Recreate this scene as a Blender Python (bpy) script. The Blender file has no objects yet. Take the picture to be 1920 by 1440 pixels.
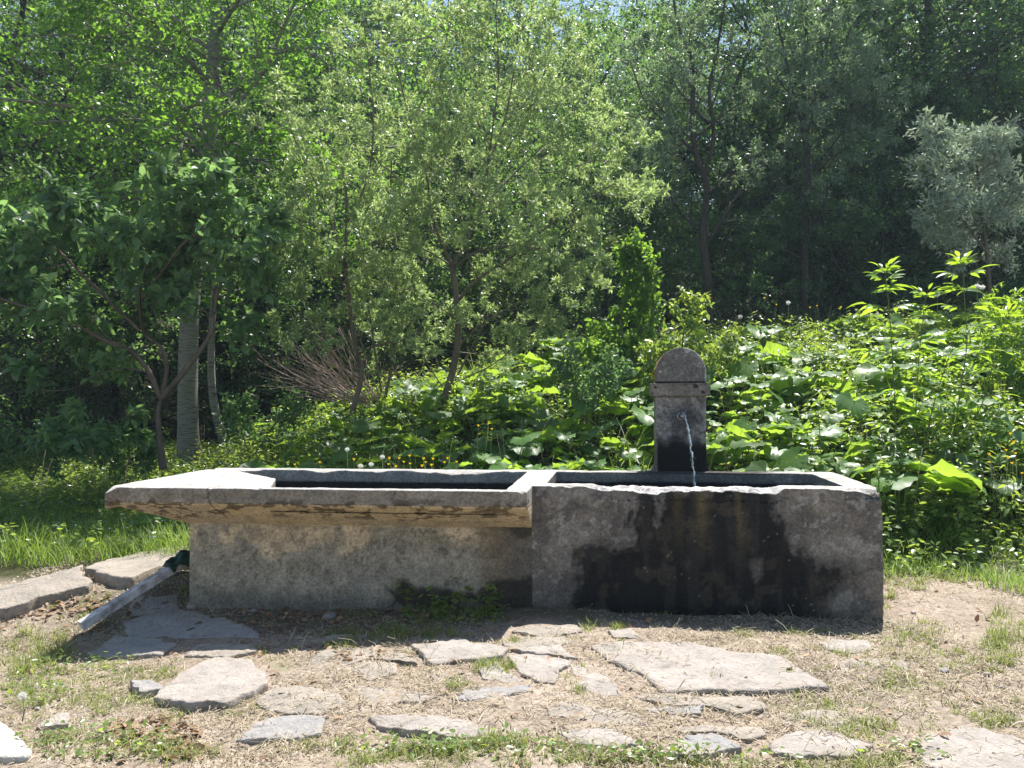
import bpy, bmesh, math, random
import numpy as np
from mathutils import Vector, Matrix

SC = bpy.context.scene
COL = SC.collection
# ------------------------------------------------------------------ camera, sky, sun, exposure
F_PX, PITCH, ROLL, CAM_H = 1525.3, 0.0178, 0.0041, 1.284
fw = np.array([0, math.cos(PITCH), math.sin(PITCH)])
zc = np.array([0, -math.sin(PITCH), math.cos(PITCH)])
xc = np.array([1.0, 0, 0])
rt = math.cos(ROLL) * xc - math.sin(ROLL) * zc
up = math.sin(ROLL) * xc + math.cos(ROLL) * zc
CAM = np.array([0, 0, CAM_H])
cd = bpy.data.cameras.new("camera")
cam = bpy.data.objects.new("camera", cd); COL.objects.link(cam)
cd.sensor_width = 36.0; cd.lens = 36.0 * F_PX / 1920.0
cd.clip_start = 0.05; cd.clip_end = 1000
cam.matrix_world = Matrix(((rt[0], up[0], -fw[0], 0), (rt[1], up[1], -fw[1], 0), (rt[2], up[2], -fw[2], CAM_H), (0, 0, 0, 1)))
SC.camera = cam

SUN = np.array([0.20, 0.41, 0.89]); SUN /= np.linalg.norm(SUN)
w = bpy.data.worlds.new("World"); SC.world = w; w.use_nodes = True
nt = w.node_tree
bg = nt.nodes["Background"]
sk = nt.nodes.new("ShaderNodeTexSky"); sk.sky_type = 'NISHITA'; sk.sun_disc = False
sk.sun_elevation = math.asin(SUN[2]); sk.sun_rotation = math.atan2(SUN[0], SUN[1])
sk.altitude = 600; sk.air_density = 1.0; sk.dust_density = 1.0
nt.links.new(sk.outputs[0], bg.inputs[0]); bg.inputs[1].default_value = 0.08
sd = bpy.data.lights.new("sun", 'SUN'); sd.energy = 5.0; sd.angle = math.radians(0.55); sd.color = (1.0, 0.965, 0.92)
sun = bpy.data.objects.new("sun", sd); COL.objects.link(sun)
sun.rotation_euler = Vector(SUN).to_track_quat('Z', 'Y').to_euler(); sun.location = (3, 6, 15)
SC.view_settings.view_transform = 'Standard'; SC.view_settings.look = 'None'
SC.view_settings.exposure = 1.18; SC.view_settings.gamma = 1.0
SC.cycles.max_bounces = 7; SC.cycles.diffuse_bounces = 4; SC.cycles.transmission_bounces = 5
SC.cycles.transparent_max_bounces = 6; SC.cycles.sample_clamp_indirect = 4

# ------------------------------------------------------------------ noise and ground shape
def _h(ix, iy, iz, s):
    n = (ix * 374761393 + iy * 668265263 + iz * 2147483647 + s * 974634777) & 0xFFFFFFFF
    n = ((n ^ (n >> 13)) * 1274126177) & 0xFFFFFFFF
    n = ((n ^ (n >> 15)) * 2246822519) & 0xFFFFFFFF
    return ((n ^ (n >> 16)) & 0xFFFFFF) / float(0xFFFFFF)
def noise(x, y, z=0.0, s=0):
    x = np.asarray(x, float); y = np.asarray(y, float) + 0 * x; z = np.asarray(z, float) + 0 * x
    xi, yi, zi = np.floor(x).astype(np.int64), np.floor(y).astype(np.int64), np.floor(z).astype(np.int64)
    fx, fy, fz = x - xi, y - yi, z - zi
    fx = fx * fx * (3 - 2 * fx); fy = fy * fy * (3 - 2 * fy); fz = fz * fz * (3 - 2 * fz)
    r = 0
    for dx in (0, 1):
        for dy in (0, 1):
            for dz in (0, 1):
                r = r + _h(xi + dx, yi + dy, zi + dz, s) * (fx if dx else 1 - fx) * (fy if dy else 1 - fy) * (fz if dz else 1 - fz)
    return r                                      # 0..1
def fbm(x, y, z=0.0, s=0, o=4, g=0.5):
    r = 0; a = 1.0; t = 0; k = 1.0
    for i in range(o):
        r = r + a * noise(np.asarray(x) * k + 17.3 * i, np.asarray(y) * k + 5.1 * i, np.asarray(z) * k, s + i); t += a; a *= g; k *= 2.03
    return r / t
def sm(a, b, x):
    t = np.clip((np.asarray(x, float) - a) / (b - a), 0, 1); return t * t * (3 - 2 * t)

def ground_z(x, y, fine=True):
    x = np.asarray(x, float); y = np.asarray(y, float)
    # the yard, sagging a little towards the left front
    z = -0.10 * sm(0.2, -1.6, x) * sm(5.6, 4.7, y) - 0.08 * sm(-1.6, -2.6, x) * sm(5.7, 5.2, y) * sm(2.5, 4.0, y)
    y0 = 6.55 - 0.55 * sm(1.5, 3.2, x) + 0.9 * sm(-1.5, -4.0, x)
    Hx = np.interp(x * 12 / np.clip(y, 6, 14), [-9, -4.4, -3.6, -2.0, 0.3, 2.3, 4.2, 7.4, 14], [0.0, 0.08, 0.45, 1.02, 1.50, 1.80, 1.85, 2.15, 2.4])
    t = np.clip((y - y0) / (12 - y0), 0, 1)
    bank = Hx * (0.75 * t + 0.25 * sm(0, 1, t))
    z = z + bank
    z = z - (Hx - 0.2) * 0.55 * sm(12.8, 16.5, y)             # it falls away behind the crest
    z = z + 0.30 * np.clip(y - 22, 0, 90) * sm(22, 34, y)     # wooded hillside
    z = z + 0.5 * (noise(x * .25, y * .25, s=3) - .5) * sm(9, 16, y)
    z = z + 0.08 * (noise(x * .9, y * .9, s=5) - .5) * sm(6, 8, y)
    if fine:
        k = sm(7.5, 6.5, y) + 0.25
        z = z + k * (0.030 * (fbm(x * 2.2, y * 2.2, s=7, o=3) - .5) + 0.018 * (fbm(x * 11, y * 11, s=9, o=3) - .5))
    return z

def ray(px, py):
    d = fw + rt * ((px - 960) / F_PX) + up * ((720 - py) / F_PX)
    return d
def at(px, py, D):
    d = ray(px, py); return CAM + d * (D / d[1])
def hit_plane_z(px, py, z):
    d = ray(px, py); return CAM + d * ((z - CAM_H) / d[2])
def hit(px, py):
    """the point of the ground seen at a pixel of the photograph"""
    d = ray(px, py); d = d / d[1]
    ts = np.concatenate([np.arange(2.2, 8, .02), np.arange(8, 60, .1)])
    P = CAM[None] + ts[:, None] * d[None]
    below = P[:, 2] < ground_z(P[:, 0], P[:, 1], False)
    i = int(np.argmax(below)) if below.any() else len(ts) - 1
    return P[i]

# ------------------------------------------------------------------ helpers
def tag(o, label=None, cat=None, group=None, kind=None):
    if label: o["label"] = label
    if cat: o["category"] = cat
    if group: o["group"] = group
    if kind: o["kind"] = kind
    elif cat: o["kind"] = "thing"
    return o
def empty(name, loc, label, cat, group=None):
    o = bpy.data.objects.new(name, None); COL.objects.link(o); o.location = tuple(loc); o.empty_display_size = .1
    return tag(o, label, cat, group)
def link(name, me, mat, parent=None, smooth=False, loc=None):
    o = bpy.data.objects.new(name, me); COL.objects.link(o)
    if mat is not None and len(me.materials) == 0: me.materials.append(mat)
    if parent is not None: o.parent = parent
    if loc is not None: o.location = tuple(loc)
    if smooth: me.polygons.foreach_set("use_smooth", np.ones(len(me.polygons), bool))
    return o
def mk_mesh(name, V, loops, sizes, attrs=None):
    V = np.ascontiguousarray(V, dtype=np.float32); loops = np.asarray(loops, dtype=np.int32).ravel(); sizes = np.asarray(sizes, dtype=np.int32)
    me = bpy.data.meshes.new(name)
    me.vertices.add(len(V)); me.vertices.foreach_set("co", V.ravel())
    me.loops.add(len(loops)); me.loops.foreach_set("vertex_index", loops)
    me.polygons.add(len(sizes)); st = np.zeros(len(sizes), np.int32); st[1:] = np.cumsum(sizes)[:-1]
    me.polygons.foreach_set("loop_start", st)
    me.update(calc_edges=True)
    for k, a in (attrs or {}).items():
        a = np.asarray(a, dtype=np.float32)
        if a.ndim == 1:
            at_ = me.attributes.new(k, 'FLOAT', 'POINT'); at_.data.foreach_set("value", a)
        else:
            at_ = me.attributes.new(k, 'FLOAT_COLOR', 'POINT')
            at_.data.foreach_set("color", np.concatenate([a, np.ones((len(a), 1), np.float32)], 1).ravel())
    return me
def unit(v): return v / np.maximum(np.linalg.norm(v, axis=-1, keepdims=True), 1e-9)

# leaf shapes: x across, y along (0..1), z normal
def T(V, Fs): return (np.array(V, float), [np.array(f) for f in Fs])
def leaf_shape(w, fold=.06, droop=.1, prof=((.0, .0), (.3, 1), (.7, .72), (1, 0)), jag=0.0, rnd=None):
    V = [(0, 0, 0)]; n = len(prof)
    for i in range(1, n - 1):
        y, k = prof[i]; j = (rnd.uniform(-jag, jag) if rnd else 0)
        V += [(-w * k / 2 * (1 + j), y, fold - droop * y * y), (0, y, -droop * y * y), (w * k / 2 * (1 - j), y, fold - droop * y * y)]
    V.append((0, 1, -droop)); e = len(V) - 1
    Fs = [(0, 2, 1), (0, 3, 2)]
    for i in range(1, n - 2):
        a = 1 + 3 * (i - 1); b = a + 3
        Fs += [(a, a + 1, b + 1, b), (a + 1, a + 2, b + 2, b + 1)]
    a = 1 + 3 * (n - 3)
    Fs += [(a, a + 1, e), (a + 1, a + 2, e)]
    return T(V, Fs)
OVAL = [leaf_shape(.55, .05, .12), leaf_shape(.62, .08, .22), leaf_shape(.5, .02, .05)]
OVAL_LOW = [leaf_shape(.62, .06, .12, ((0, 0), (.45, 1), (1, 0))), leaf_shape(.7, .03, .2, ((0, 0), (.4, 1), (1, 0)))]
NARROW = [leaf_shape(.34, .03, .15, ((0, 0), (.4, 1), (1, 0))), leaf_shape(.28, .02, -.1, ((0, 0), (.45, 1), (1, 0)))]
LANCE = [leaf_shape(.30, .04, .25, ((0, 0), (.25, .85), (.5, 1), (.75, .6), (1, 0))), leaf_shape(.34, .05, .4, ((0, 0), (.25, .9), (.5, 1), (.75, .6), (1, 0)))]
def lobed(seed, n=25, cup=.14, rag=.055):
    r = random.Random(seed); V = [(0, .32, -.06)]
    mid = []; out = []
    for i in range(n):
        a = math.radians(-90 + 22 + (360 - 44) * i / (n - 1)) + 0
        th = a; rr = .5 * (1 + rag * (1 if i % 3 == 0 else -.35) + r.uniform(-.02, .02)) * (1.0 + .12 * math.sin(th))
        x, y = math.cos(th) * rr, .42 + math.sin(th) * rr
        q = .62; zr = (.022 if i % 2 else -.012)
        mid.append((x * q, .32 + (y - .32) * q, zr + cup * .15 - .02))
        out.append((x, y, cup * (.35 + .4 * math.sin(th * 2 + seed) + .25 * math.sin(th * 5 + seed * 2)) - .05 + (.02 if i % 2 else -.02) - .10 * max(0, math.sin(th))))
    V += mid + out
    Fs = []
    for i in range(n - 1):
        Fs.append((0, 1 + i, 2 + i)); Fs.append((1 + i, 1 + n + i, 2 + n + i, 2 + i))
    return T(V, Fs)
LOBED = [lobed(s, cup=c) for s, c in ((1, .14), (2, .22), (3, .08), (4, .3))]
BLADE = [T([(-.5, 0, 0), (.5, 0, 0), (-.42, .4, -b * .15), (.42, .4, -b * .15), (-.25, .75, -b * .5), (.25, .75, -b * .5), (0, 1, -b)],
           [(0, 1, 3, 2), (2, 3, 5, 4), (4, 5, 6)]) for b in (.15, .45, .8)]
STRAW = [T([(-.5, 0, 0), (.5, 0, 0), (-.5, .5, b), (.5, .5, b), (-.3, 1, 0), (.3, 1, 0)], [(0, 1, 3, 2), (2, 3, 5, 4)]) for b in (.04, .12, .2)]

def leaves_geo(tm, P, D, N, S, WX=None, rng=None):
    """tm templates; P base points, D long axes, N normals, S sizes, WX width factors -> V, loops, sizes, index of leaf per vertex"""
    rng = rng or np.random.default_rng(1)
    P = np.asarray(P); n = len(P); D = unit(np.asarray(D)); B = unit(np.cross(D, N)); N = np.cross(B, D)
    WX = np.ones(n) if WX is None else np.asarray(WX)
    S = np.asarray(S) * np.ones(n)
    pick = rng.integers(0, len(tm), n); Vs = []; Ls = []; Zs = []; Is = []; off = 0
    for k, (tv, tf) in enumerate(tm):
        m = np.where(pick == k)[0]
        if not len(m): continue
        v = (P[m][:, None] + S[m][:, None, None] * (tv[None, :, 0, None] * (WX[m][:, None, None] * B[m][:, None]) + tv[None, :, 1, None] * D[m][:, None] + tv[None, :, 2, None] * N[m][:, None]))
        fl = np.concatenate(tf); fs = np.array([len(f) for f in tf])
        base = off + np.arange(len(m)) * len(tv)
        Ls.append((base[:, None] + fl[None]).ravel()); Zs.append(np.tile(fs, len(m))); Vs.append(v.reshape(-1, 3)); Is.append(np.repeat(m, len(tv)))
        off += len(m) * len(tv)
    return np.concatenate(Vs), np.concatenate(Ls), np.concatenate(Zs), np.concatenate(Is)
def leaves_mesh(name, tm, P, D, N, S, var=None, WX=None, seed=1, vein=None):
    rng = np.random.default_rng(seed)
    V, L, Z, I = leaves_geo(tm, P, D, N, S, WX, rng)
    var = rng.random(len(P)) if var is None else np.asarray(var)
    vv = var[I]
    if vein is not None: vv = vv * .6 + np.tile(vein, len(V) // len(vein))
    return mk_mesh(name, V, L, Z, {"var": vv})
def rdir(rng, n): return unit(rng.normal(size=(n, 3)))

def tubes_mesh(name, polys, sides=5, var=None):
    """polys: list of (points Nx3, radii N)"""
    Vs = []; Ls = []; Zs = []; vr = []; off = 0
    for pi, (pts, rad) in enumerate(polys):
        pts = np.asarray(pts, float); rad = np.asarray(rad, float); n = len(pts)
        sd_ = sides if rad[0] > .012 else 3
        if rad[0] > .08: sd_ = 12
        t = unit(np.gradient(pts, axis=0)); ref = np.array([0, 0, 1.0]) if abs(t[0][2]) < .8 else np.array([1.0, 0, 0])
        b = unit(np.cross(t, ref)); c = np.cross(b, t)
        an = np.arange(sd_) * 2 * math.pi / sd_
        v = pts[:, None] + rad[:, None, None] * (np.cos(an)[None, :, None] * b[:, None] + np.sin(an)[None, :, None] * c[:, None])
        i = np.arange(n - 1)[:, None] * sd_; j = np.arange(sd_)[None]; j2 = (j + 1) % sd_
        q = np.stack([i + j, i + j2, i + sd_ + j2, i + sd_ + j], -1).reshape(-1, 4) + off
        Vs.append(v.reshape(-1, 3)); Ls.append(q.ravel()); Zs.append(np.full(len(q), 4))
        Ls.append((off + (n - 1) * sd_ + np.arange(sd_)).ravel()); Zs.append(np.array([sd_]))
        Ls.append((off + np.arange(sd_)[::-1]).ravel()); Zs.append(np.array([sd_]))
        vr.append(np.full(n * sd_, 0.0 if var is None else var[pi])); off += n * sd_
    return mk_mesh(name, np.concatenate(Vs), np.concatenate(Ls), np.concatenate(Zs), {"var": np.concatenate(vr)})

# ------------------------------------------------------------------ materials
def mat_new(name):
    m = bpy.data.materials.new(name); m.use_nodes = True; t = m.node_tree
    for n in list(t.nodes): t.nodes.remove(n)
    out = t.nodes.new("ShaderNodeOutputMaterial"); return m, t, out
def nd(t, typ, **kw):
    n = t.nodes.new(typ)
    for k, v in kw.items(): setattr(n, k, v)
    return n
def mixc(t, fac, a, b):
    m = nd(t, "ShaderNodeMix", data_type='RGBA')
    for sock, v in ((m.inputs[0], fac), (m.inputs[6], a), (m.inputs[7], b)):
        if isinstance(v, (int, float)): sock.default_value = v
        elif isinstance(v, tuple): sock.default_value = (*v, 1)
        else: t.links.new(v, sock)
    return m.outputs[2]
def noise_node(t, scale, detail=4, rough=.55, coord=None, dist=0):
    n = nd(t, "ShaderNodeTexNoise"); n.inputs["Scale"].default_value = scale; n.inputs["Detail"].default_value = detail
    n.inputs["Roughness"].default_value = rough; n.inputs["Distortion"].default_value = dist
    if coord is None: coord = nd(t, "ShaderNodeTexCoord").outputs["Object"]
    t.links.new(coord, n.inputs["Vector"]); return n.outputs[0]
def ramp(t, v, a, b, lo=0.0, hi=1.0):
    r = nd(t, "ShaderNodeMapRange"); r.inputs[1].default_value = a; r.inputs[2].default_value = b; r.inputs[3].default_value = lo; r.inputs[4].default_value = hi
    t.links.new(v, r.inputs[0]); return r.outputs[0]
def attr(t, name, out="Fac"): return nd(t, "ShaderNodeAttribute", attribute_name=name).outputs[out]
def bump(t, h, strength, dist):
    b = nd(t, "ShaderNodeBump"); b.inputs["Strength"].default_value = strength; b.inputs["Distance"].default_value = dist
    t.links.new(h, b.inputs["Height"]); return b.outputs[0]

def leaf_mat(name, dark, light, trans=(.20, .32, .03), tmix=.45, rough=.45, spec=.4, rnd=.25):
    m, t, out = mat_new(name)
    v = attr(t, "var"); base = mixc(t, v, dark, light)
    oi = nd(t, "ShaderNodeObjectInfo").outputs["Random"]
    hs = nd(t, "ShaderNodeHueSaturation"); hs.inputs["Saturation"].default_value = 1.0
    t.links.new(ramp(t, oi, 0, 1, 1 - rnd, 1 + rnd), hs.inputs["Value"]); t.links.new(ramp(t, oi, 0, 1, .49, .51), hs.inputs["Hue"])
    t.links.new(base, hs.inputs["Color"])
    p = nd(t, "ShaderNodeBsdfPrincipled"); t.links.new(hs.outputs[0], p.inputs["Base Color"])
    p.inputs["Roughness"].default_value = rough; p.inputs["Specular IOR Level"].default_value = spec
    tr = nd(t, "ShaderNodeBsdfTranslucent")
    hs2 = nd(t, "ShaderNodeHueSaturation"); t.links.new(ramp(t, v, 0, 1, .75, 1.25), hs2.inputs["Value"]); hs2.inputs["Color"].default_value = (*trans, 1)
    t.links.new(hs2.outputs[0], tr.inputs["Color"])
    mx = nd(t, "ShaderNodeMixShader"); mx.inputs[0].default_value = tmix
    t.links.new(p.outputs[0], mx.inputs[1]); t.links.new(tr.outputs[0], mx.inputs[2]); t.links.new(mx.outputs[0], out.inputs[0])
    return m
def plain_mat(name, a, b, scale=8, rough=.8, bmp=.3, bd=.01, stretch=None, spec=.3):
    m, t, out = mat_new(name)
    co = nd(t, "ShaderNodeTexCoord").outputs["Object"]
    if stretch:
        mp = nd(t, "ShaderNodeMapping"); mp.inputs["Scale"].default_value = stretch; t.links.new(co, mp.inputs[0]); co = mp.outputs[0]
    n = noise_node(t, scale, 6, .65, co)
    p = nd(t, "ShaderNodeBsdfPrincipled"); t.links.new(mixc(t, ramp(t, n, .35, .65), a, b), p.inputs["Base Color"])
    p.inputs["Roughness"].default_value = rough; p.inputs["Specular IOR Level"].default_value = spec
    if bmp: t.links.new(bump(t, n, bmp, bd), p.inputs["Normal"])
    t.links.new(p.outputs[0], out.inputs[0]); return m

M_WILLOW = leaf_mat("willow_leaf", (.17, .245, .12), (.37, .455, .24), (.44, .57, .17), .47, .4, .45)
M_OPEN = leaf_mat("dusty_leaf", (.10, .15, .095), (.22, .29, .19), (.26, .38, .14), .42, .45, .4)
M_SILVER = leaf_mat("silver_leaf", (.25, .31, .23), (.42, .48, .38), (.34, .42, .25), .36, .5, .4)
M_BROAD = leaf_mat("broad_leaf", (.04, .09, .025), (.10, .20, .05), (.28, .52, .05), .50, .4, .45)
M_FOREST = leaf_mat("forest_leaf", (.032, .072, .036), (.085, .155, .065), (.22, .38, .07), .46, .36, .6, .35)
M_SHRUB = leaf_mat("shrub_leaf", (.075, .14, .065), (.15, .25, .11), (.26, .44, .12), .46, .4, .45)
M_BUTTER = leaf_mat("butterbur_leaf", (.07, .15, .04), (.15, .26, .08), (.38, .56, .05), .52, .42, .45, .2)
M_UNDER = leaf_mat("undergrowth_leaf", (.08, .14, .04), (.18, .26, .08), (.42, .54, .07), .46, .33, .6)
M_VINE = leaf_mat("vine_leaf", (.055, .13, .025), (.12, .24, .045), (.32, .54, .05), .48, .4, .4)
M_ELDER = leaf_mat("elder_leaf", (.09, .17, .03), (.15, .27, .05), (.42, .60, .04), .5, .4, .4)
M_GRASS = leaf_mat("grass_blade", (.09, .16, .03), (.24, .33, .08), (.34, .48, .06), .42, .5, .35)
M_YARD = leaf_mat("yard_grass", (.13, .165, .05), (.32, .36, .13), (.40, .46, .10), .40, .5, .3)
M_DRYGRASS = leaf_mat("dry_straw", (.20, .155, .10), (.54, .46, .32), (.40, .32, .18), .2, .6, .3)
M_DEADLEAF = leaf_mat("dead_leaf", (.16, .09, .05), (.42, .29, .17), (.25, .12, .05), .2, .6, .3)
M_BARK = plain_mat("bark", (.07, .055, .04), (.16, .13, .095), 9, .9, .6, .02, (1, 1, .25))
M_BARKDARK = plain_mat("dark_bark", (.035, .028, .02), (.08, .065, .05), 9, .9, .6, .02, (1, 1, .25))
M_WBARK = plain_mat("willow_bark", (.09, .075, .05), (.19, .16, .115), 12, .85, .4, .01, (1, 1, .3))
M_TWIG = plain_mat("bare_twig", (.26, .19, .15), (.44, .34, .27), 20, .8, 0)
M_STEM = plain_mat("green_stem", (.10, .14, .05), (.17, .20, .07), 20, .6, 0)

# ------------------------------------------------------------------ sky-open ground: one sheet to beyond the wooded hill
def axis(lo, hi, step, far, g=1.16):
    a = list(np.arange(lo, hi + 1e-6, step)); s = step
    while a[-1] < far: s *= g; a.append(a[-1] + min(s, 6))
    s = step; b = []
    p = lo
    while p > -far: s *= g; p -= min(s, 6); b.append(p)
    return np.array(b[::-1] + a)
gx = axis(-3.9, 4.1, .024, 170, 1.10); gy = axis(2.4, 7.4, .024, 170, 1.05); gy = gy[gy > -30]
GX, GY = np.meshgrid(gx, gy, indexing='ij'); GZ = ground_z(GX, GY)
nx, ny = GX.shape
ii = (np.arange(nx - 1)[:, None] * ny + np.arange(ny - 1)[None]).ravel()
wild_damp_shade = np.clip(sm(6.2, 6.9, GY + .6 * sm(1.6, 3.0, GX) - .9 * sm(-1.8, -2.6, GX) * 0 + .5 * (fbm(GX * 1.3, GY * 1.3, s=31) - .5)), 0, 1)
wild_damp_shade = np.maximum(wild_damp_shade, sm(5.9, 6.4, GY + .35 * (GX < -2.2)))
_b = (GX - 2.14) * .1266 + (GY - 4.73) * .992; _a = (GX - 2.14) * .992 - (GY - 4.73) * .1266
wild_damp_shade = np.maximum(wild_damp_shade, .62 * sm(-.42, -.10, _b + .22 * (fbm(GX * 2.5, GY * 2.5, s=33) - .5) + .16 * sm(-2, -2.3, _a)) * sm(.25, -.1, _a) * sm(-5.3, -4.7, _a))  # damp dark soil along the trough, its shade deepened in the ground colour too
me = mk_mesh("ground", np.stack([GX, GY, GZ], -1).reshape(-1, 3), np.stack([ii, ii + ny, ii + ny + 1, ii + 1], -1).ravel(), np.full(len(ii), 4), {"wild_damp_shade": wild_damp_shade.ravel()})
m, t, out = mat_new("ground")
co = nd(t, "ShaderNodeTexCoord").outputs["Object"]
n1 = noise_node(t, 2.2, 6, .6, co); n2 = noise_node(t, 28, 6, .7, co); n3 = noise_node(t, 110, 4, .7, co)
dirt = mixc(t, ramp(t, n1, .38, .62), (.265, .21, .16), (.385, .32, .255)); nb = noise_node(t, .9, 5, .65, co, .6); dirt = mixc(t, ramp(t, nb, .54, .64, 0, .6), dirt, (.20, .17, .145))
dirt = mixc(t, ramp(t, n2, .42, .62), dirt, (.20, .155, .115))
dirt = mixc(t, ramp(t, n3, .58, .72), dirt, (.52, .475, .42))
gn = noise_node(t, 3.1, 5, .7, co, .4)
dirt = mixc(t, ramp(t, gn, .56, .74, 0, .55), dirt, (.17, .19, .07))
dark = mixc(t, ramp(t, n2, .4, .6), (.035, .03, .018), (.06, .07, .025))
p = nd(t, "ShaderNodeBsdfPrincipled"); t.links.new(mixc(t, attr(t, "wild_damp_shade"), dirt, dark), p.inputs["Base Color"])
p.inputs["Roughness"].default_value = .95; p.inputs["Specular IOR Level"].default_value = .1
t.links.new(bump(t, n2, .7, .02), p.inputs["Normal"]); t.links.new(p.outputs[0], out.inputs[0])
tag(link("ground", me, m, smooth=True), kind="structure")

# ------------------------------------------------------------------ the concrete fountain trough
YAW = -0.1269; TX, TY = 2.1426, 4.7281; H = 0.75
Uv = np.array([math.cos(YAW), math.sin(YAW)]); Nv = np.array([-math.sin(YAW), math.cos(YAW)])
def tw(a, b, z): return np.stack([TX + a * Uv[0] + b * Nv[0], TY + a * Uv[1] + b * Nv[1], z + 0 * a], -1)
def top_ab(px, py, z=H):
    p = hit_plane_z(px, py, z); q = p[:2] - np.array([TX, TY]); return float(q @ Uv), float(q @ Nv)
def face_az(px, py, b=0.0):
    d = ray(px, py); n = np.array([Nv[0], Nv[1], 0]); o = np.array([TX, TY, 0]) + n * b
    k = ((o - CAM) @ n) / (d @ n); P = CAM + d * k; return float((P[:2] - np.array([TX, TY])) @ Uv), float(P[2])
def poly_sd(a, z, pts):
    """signed distance (inside positive) to a polygon"""
    P = np.array(pts); a = np.asarray(a); z = np.asarray(z); ins = np.zeros(a.shape, bool); dmin = np.full(a.shape, 1e9)
    for i in range(len(P)):
        x1, y1 = P[i]; x2, y2 = P[(i + 1) % len(P)]
        c = ((y1 > z) != (y2 > z)) & (a < (x2 - x1) * (z - y1) / (y2 - y1 + 1e-12) + x1); ins ^= c
        L = (x2 - x1) ** 2 + (y2 - y1) ** 2 + 1e-12; tt = np.clip(((a - x1) * (x2 - x1) + (z - y1) * (y2 - y1)) / L, 0, 1)
        dmin = np.minimum(dmin, np.hypot(a - x1 - tt * (x2 - x1), z - y1 - tt * (y2 - y1)))
    return np.where(ins, dmin, -dmin)
def facepoly(pts): return [face_az(*q) for q in pts]

def solid(rings, cap=True):
    """closed bmesh from rings of equal length (trough a,b,z)"""
    bm = bmesh.new(); vs = [[bm.verts.new(p) for p in r] for r in rings]; n = len(rings[0])
    for i in range(len(vs) - 1):
        for j in range(n): bm.faces.new((vs[i][j], vs[i][(j + 1) % n], vs[i + 1][(j + 1) % n], vs[i + 1][j]))
    bm.faces.new(vs[0][::-1]); bm.faces.new(vs[-1]); bmesh.ops.recalc_face_normals(bm, faces=bm.faces); return bm
def boxbm(a0, a1, b0, b1, z0, z1): return solid([[(a0, b0, z), (a1, b0, z), (a1, b1, z), (a0, b1, z)] for z in (z0, z1)])
def bake(bms, cuts, voxel):
    """union of closed shapes minus cuts, remeshed into an even skin; returns verts, quads"""
    def mko(bm):
        me = bpy.data.meshes.new("tmp"); bm.to_mesh(me); o = bpy.data.objects.new("tmp", me); COL.objects.link(o); return o
    base = mko(bms[0]); oth = [mko(b) for b in bms[1:]]; cu = [mko(b) for b in cuts]
    for o in oth: k = base.modifiers.new("u", 'BOOLEAN'); k.operation = 'UNION'; k.object = o; k.solver = 'EXACT'
    for o in cu: k = base.modifiers.new("d", 'BOOLEAN'); k.operation = 'DIFFERENCE'; k.object = o; k.solver = 'EXACT'
    r = base.modifiers.new("r", 'REMESH'); r.mode = 'VOXEL'; r.voxel_size = voxel; r.adaptivity = 0
    me = bpy.data.meshes.new_from_object(base.evaluated_get(bpy.context.evaluated_depsgraph_get()))
    V = np.empty(len(me.vertices) * 3); me.vertices.foreach_get("co", V); V = V.reshape(-1, 3)
    Nn = np.empty(len(me.vertices) * 3, np.float32); me.vertex_normals.foreach_get("vector", Nn); Nn = Nn.reshape(-1, 3).astype(float)
    L = np.empty(len(me.loops), np.int32); me.loops.foreach_get("vertex_index", L)
    Z = np.empty(len(me.polygons), np.int32); me.polygons.foreach_get("loop_total", Z)
    for o in [base] + oth + cu: bpy.data.objects.remove(o)
    return V, Nn, L, Z
def weather(V, N, amp=.004):
    a, b, z = V.T
    d = amp * 2 * (fbm(a * 6, b * 6, z * 6, 41, 3) - .5) + amp * 1.2 * (fbm(a * 30, b * 30, z * 30, 44, 3) - .5)
    pit = noise(a * 55, b * 55, z * 55, 47); d -= .004 * np.clip((pit - .80) * 8, 0, 1)
    return V + N * d[:, None]
def mixp(c, k, new): k = np.clip(k, 0, 1)[:, None]; return c * (1 - k) + np.array(new)[None] * k
def to_world(V): return tw(V[:, 0], V[:, 1], V[:, 2])

m, t, out = mat_new("weathered_concrete")
co = nd(t, "ShaderNodeTexCoord").outputs["Object"]
f1 = noise_node(t, 60, 5, .75, co); f2 = noise_node(t, 9, 6, .7, co)
c = mixc(t, 1.0, attr(t, "paint", "Color"), (1, 1, 1)); mm = t.nodes[-1]; mm.blend_type = 'MULTIPLY'
v = nd(t, "ShaderNodeHueSaturation"); t.links.new(c, v.inputs["Color"])
mth = nd(t, "ShaderNodeMath", operation='MULTIPLY'); t.links.new(ramp(t, f1, .3, .7, .50, 1.50), mth.inputs[0]); t.links.new(ramp(t, f2, .3, .7, .72, 1.28), mth.inputs[1])
t.links.new(mth.outputs[0], v.inputs["Value"])
p = nd(t, "ShaderNodeBsdfPrincipled"); t.links.new(v.outputs[0], p.inputs["Base Color"]); p.inputs["Roughness"].default_value = .88; p.inputs["Specular IOR Level"].default_value = .25
t.links.new(bump(t, f1, .55, .006), p.inputs["Normal"]); t.links.new(p.outputs[0], out.inputs[0]); M_CONC = m

zb = -0.35
A_END, A_J, W_ = -4.649, -2.037, 1.099
OV = 0.311
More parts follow.
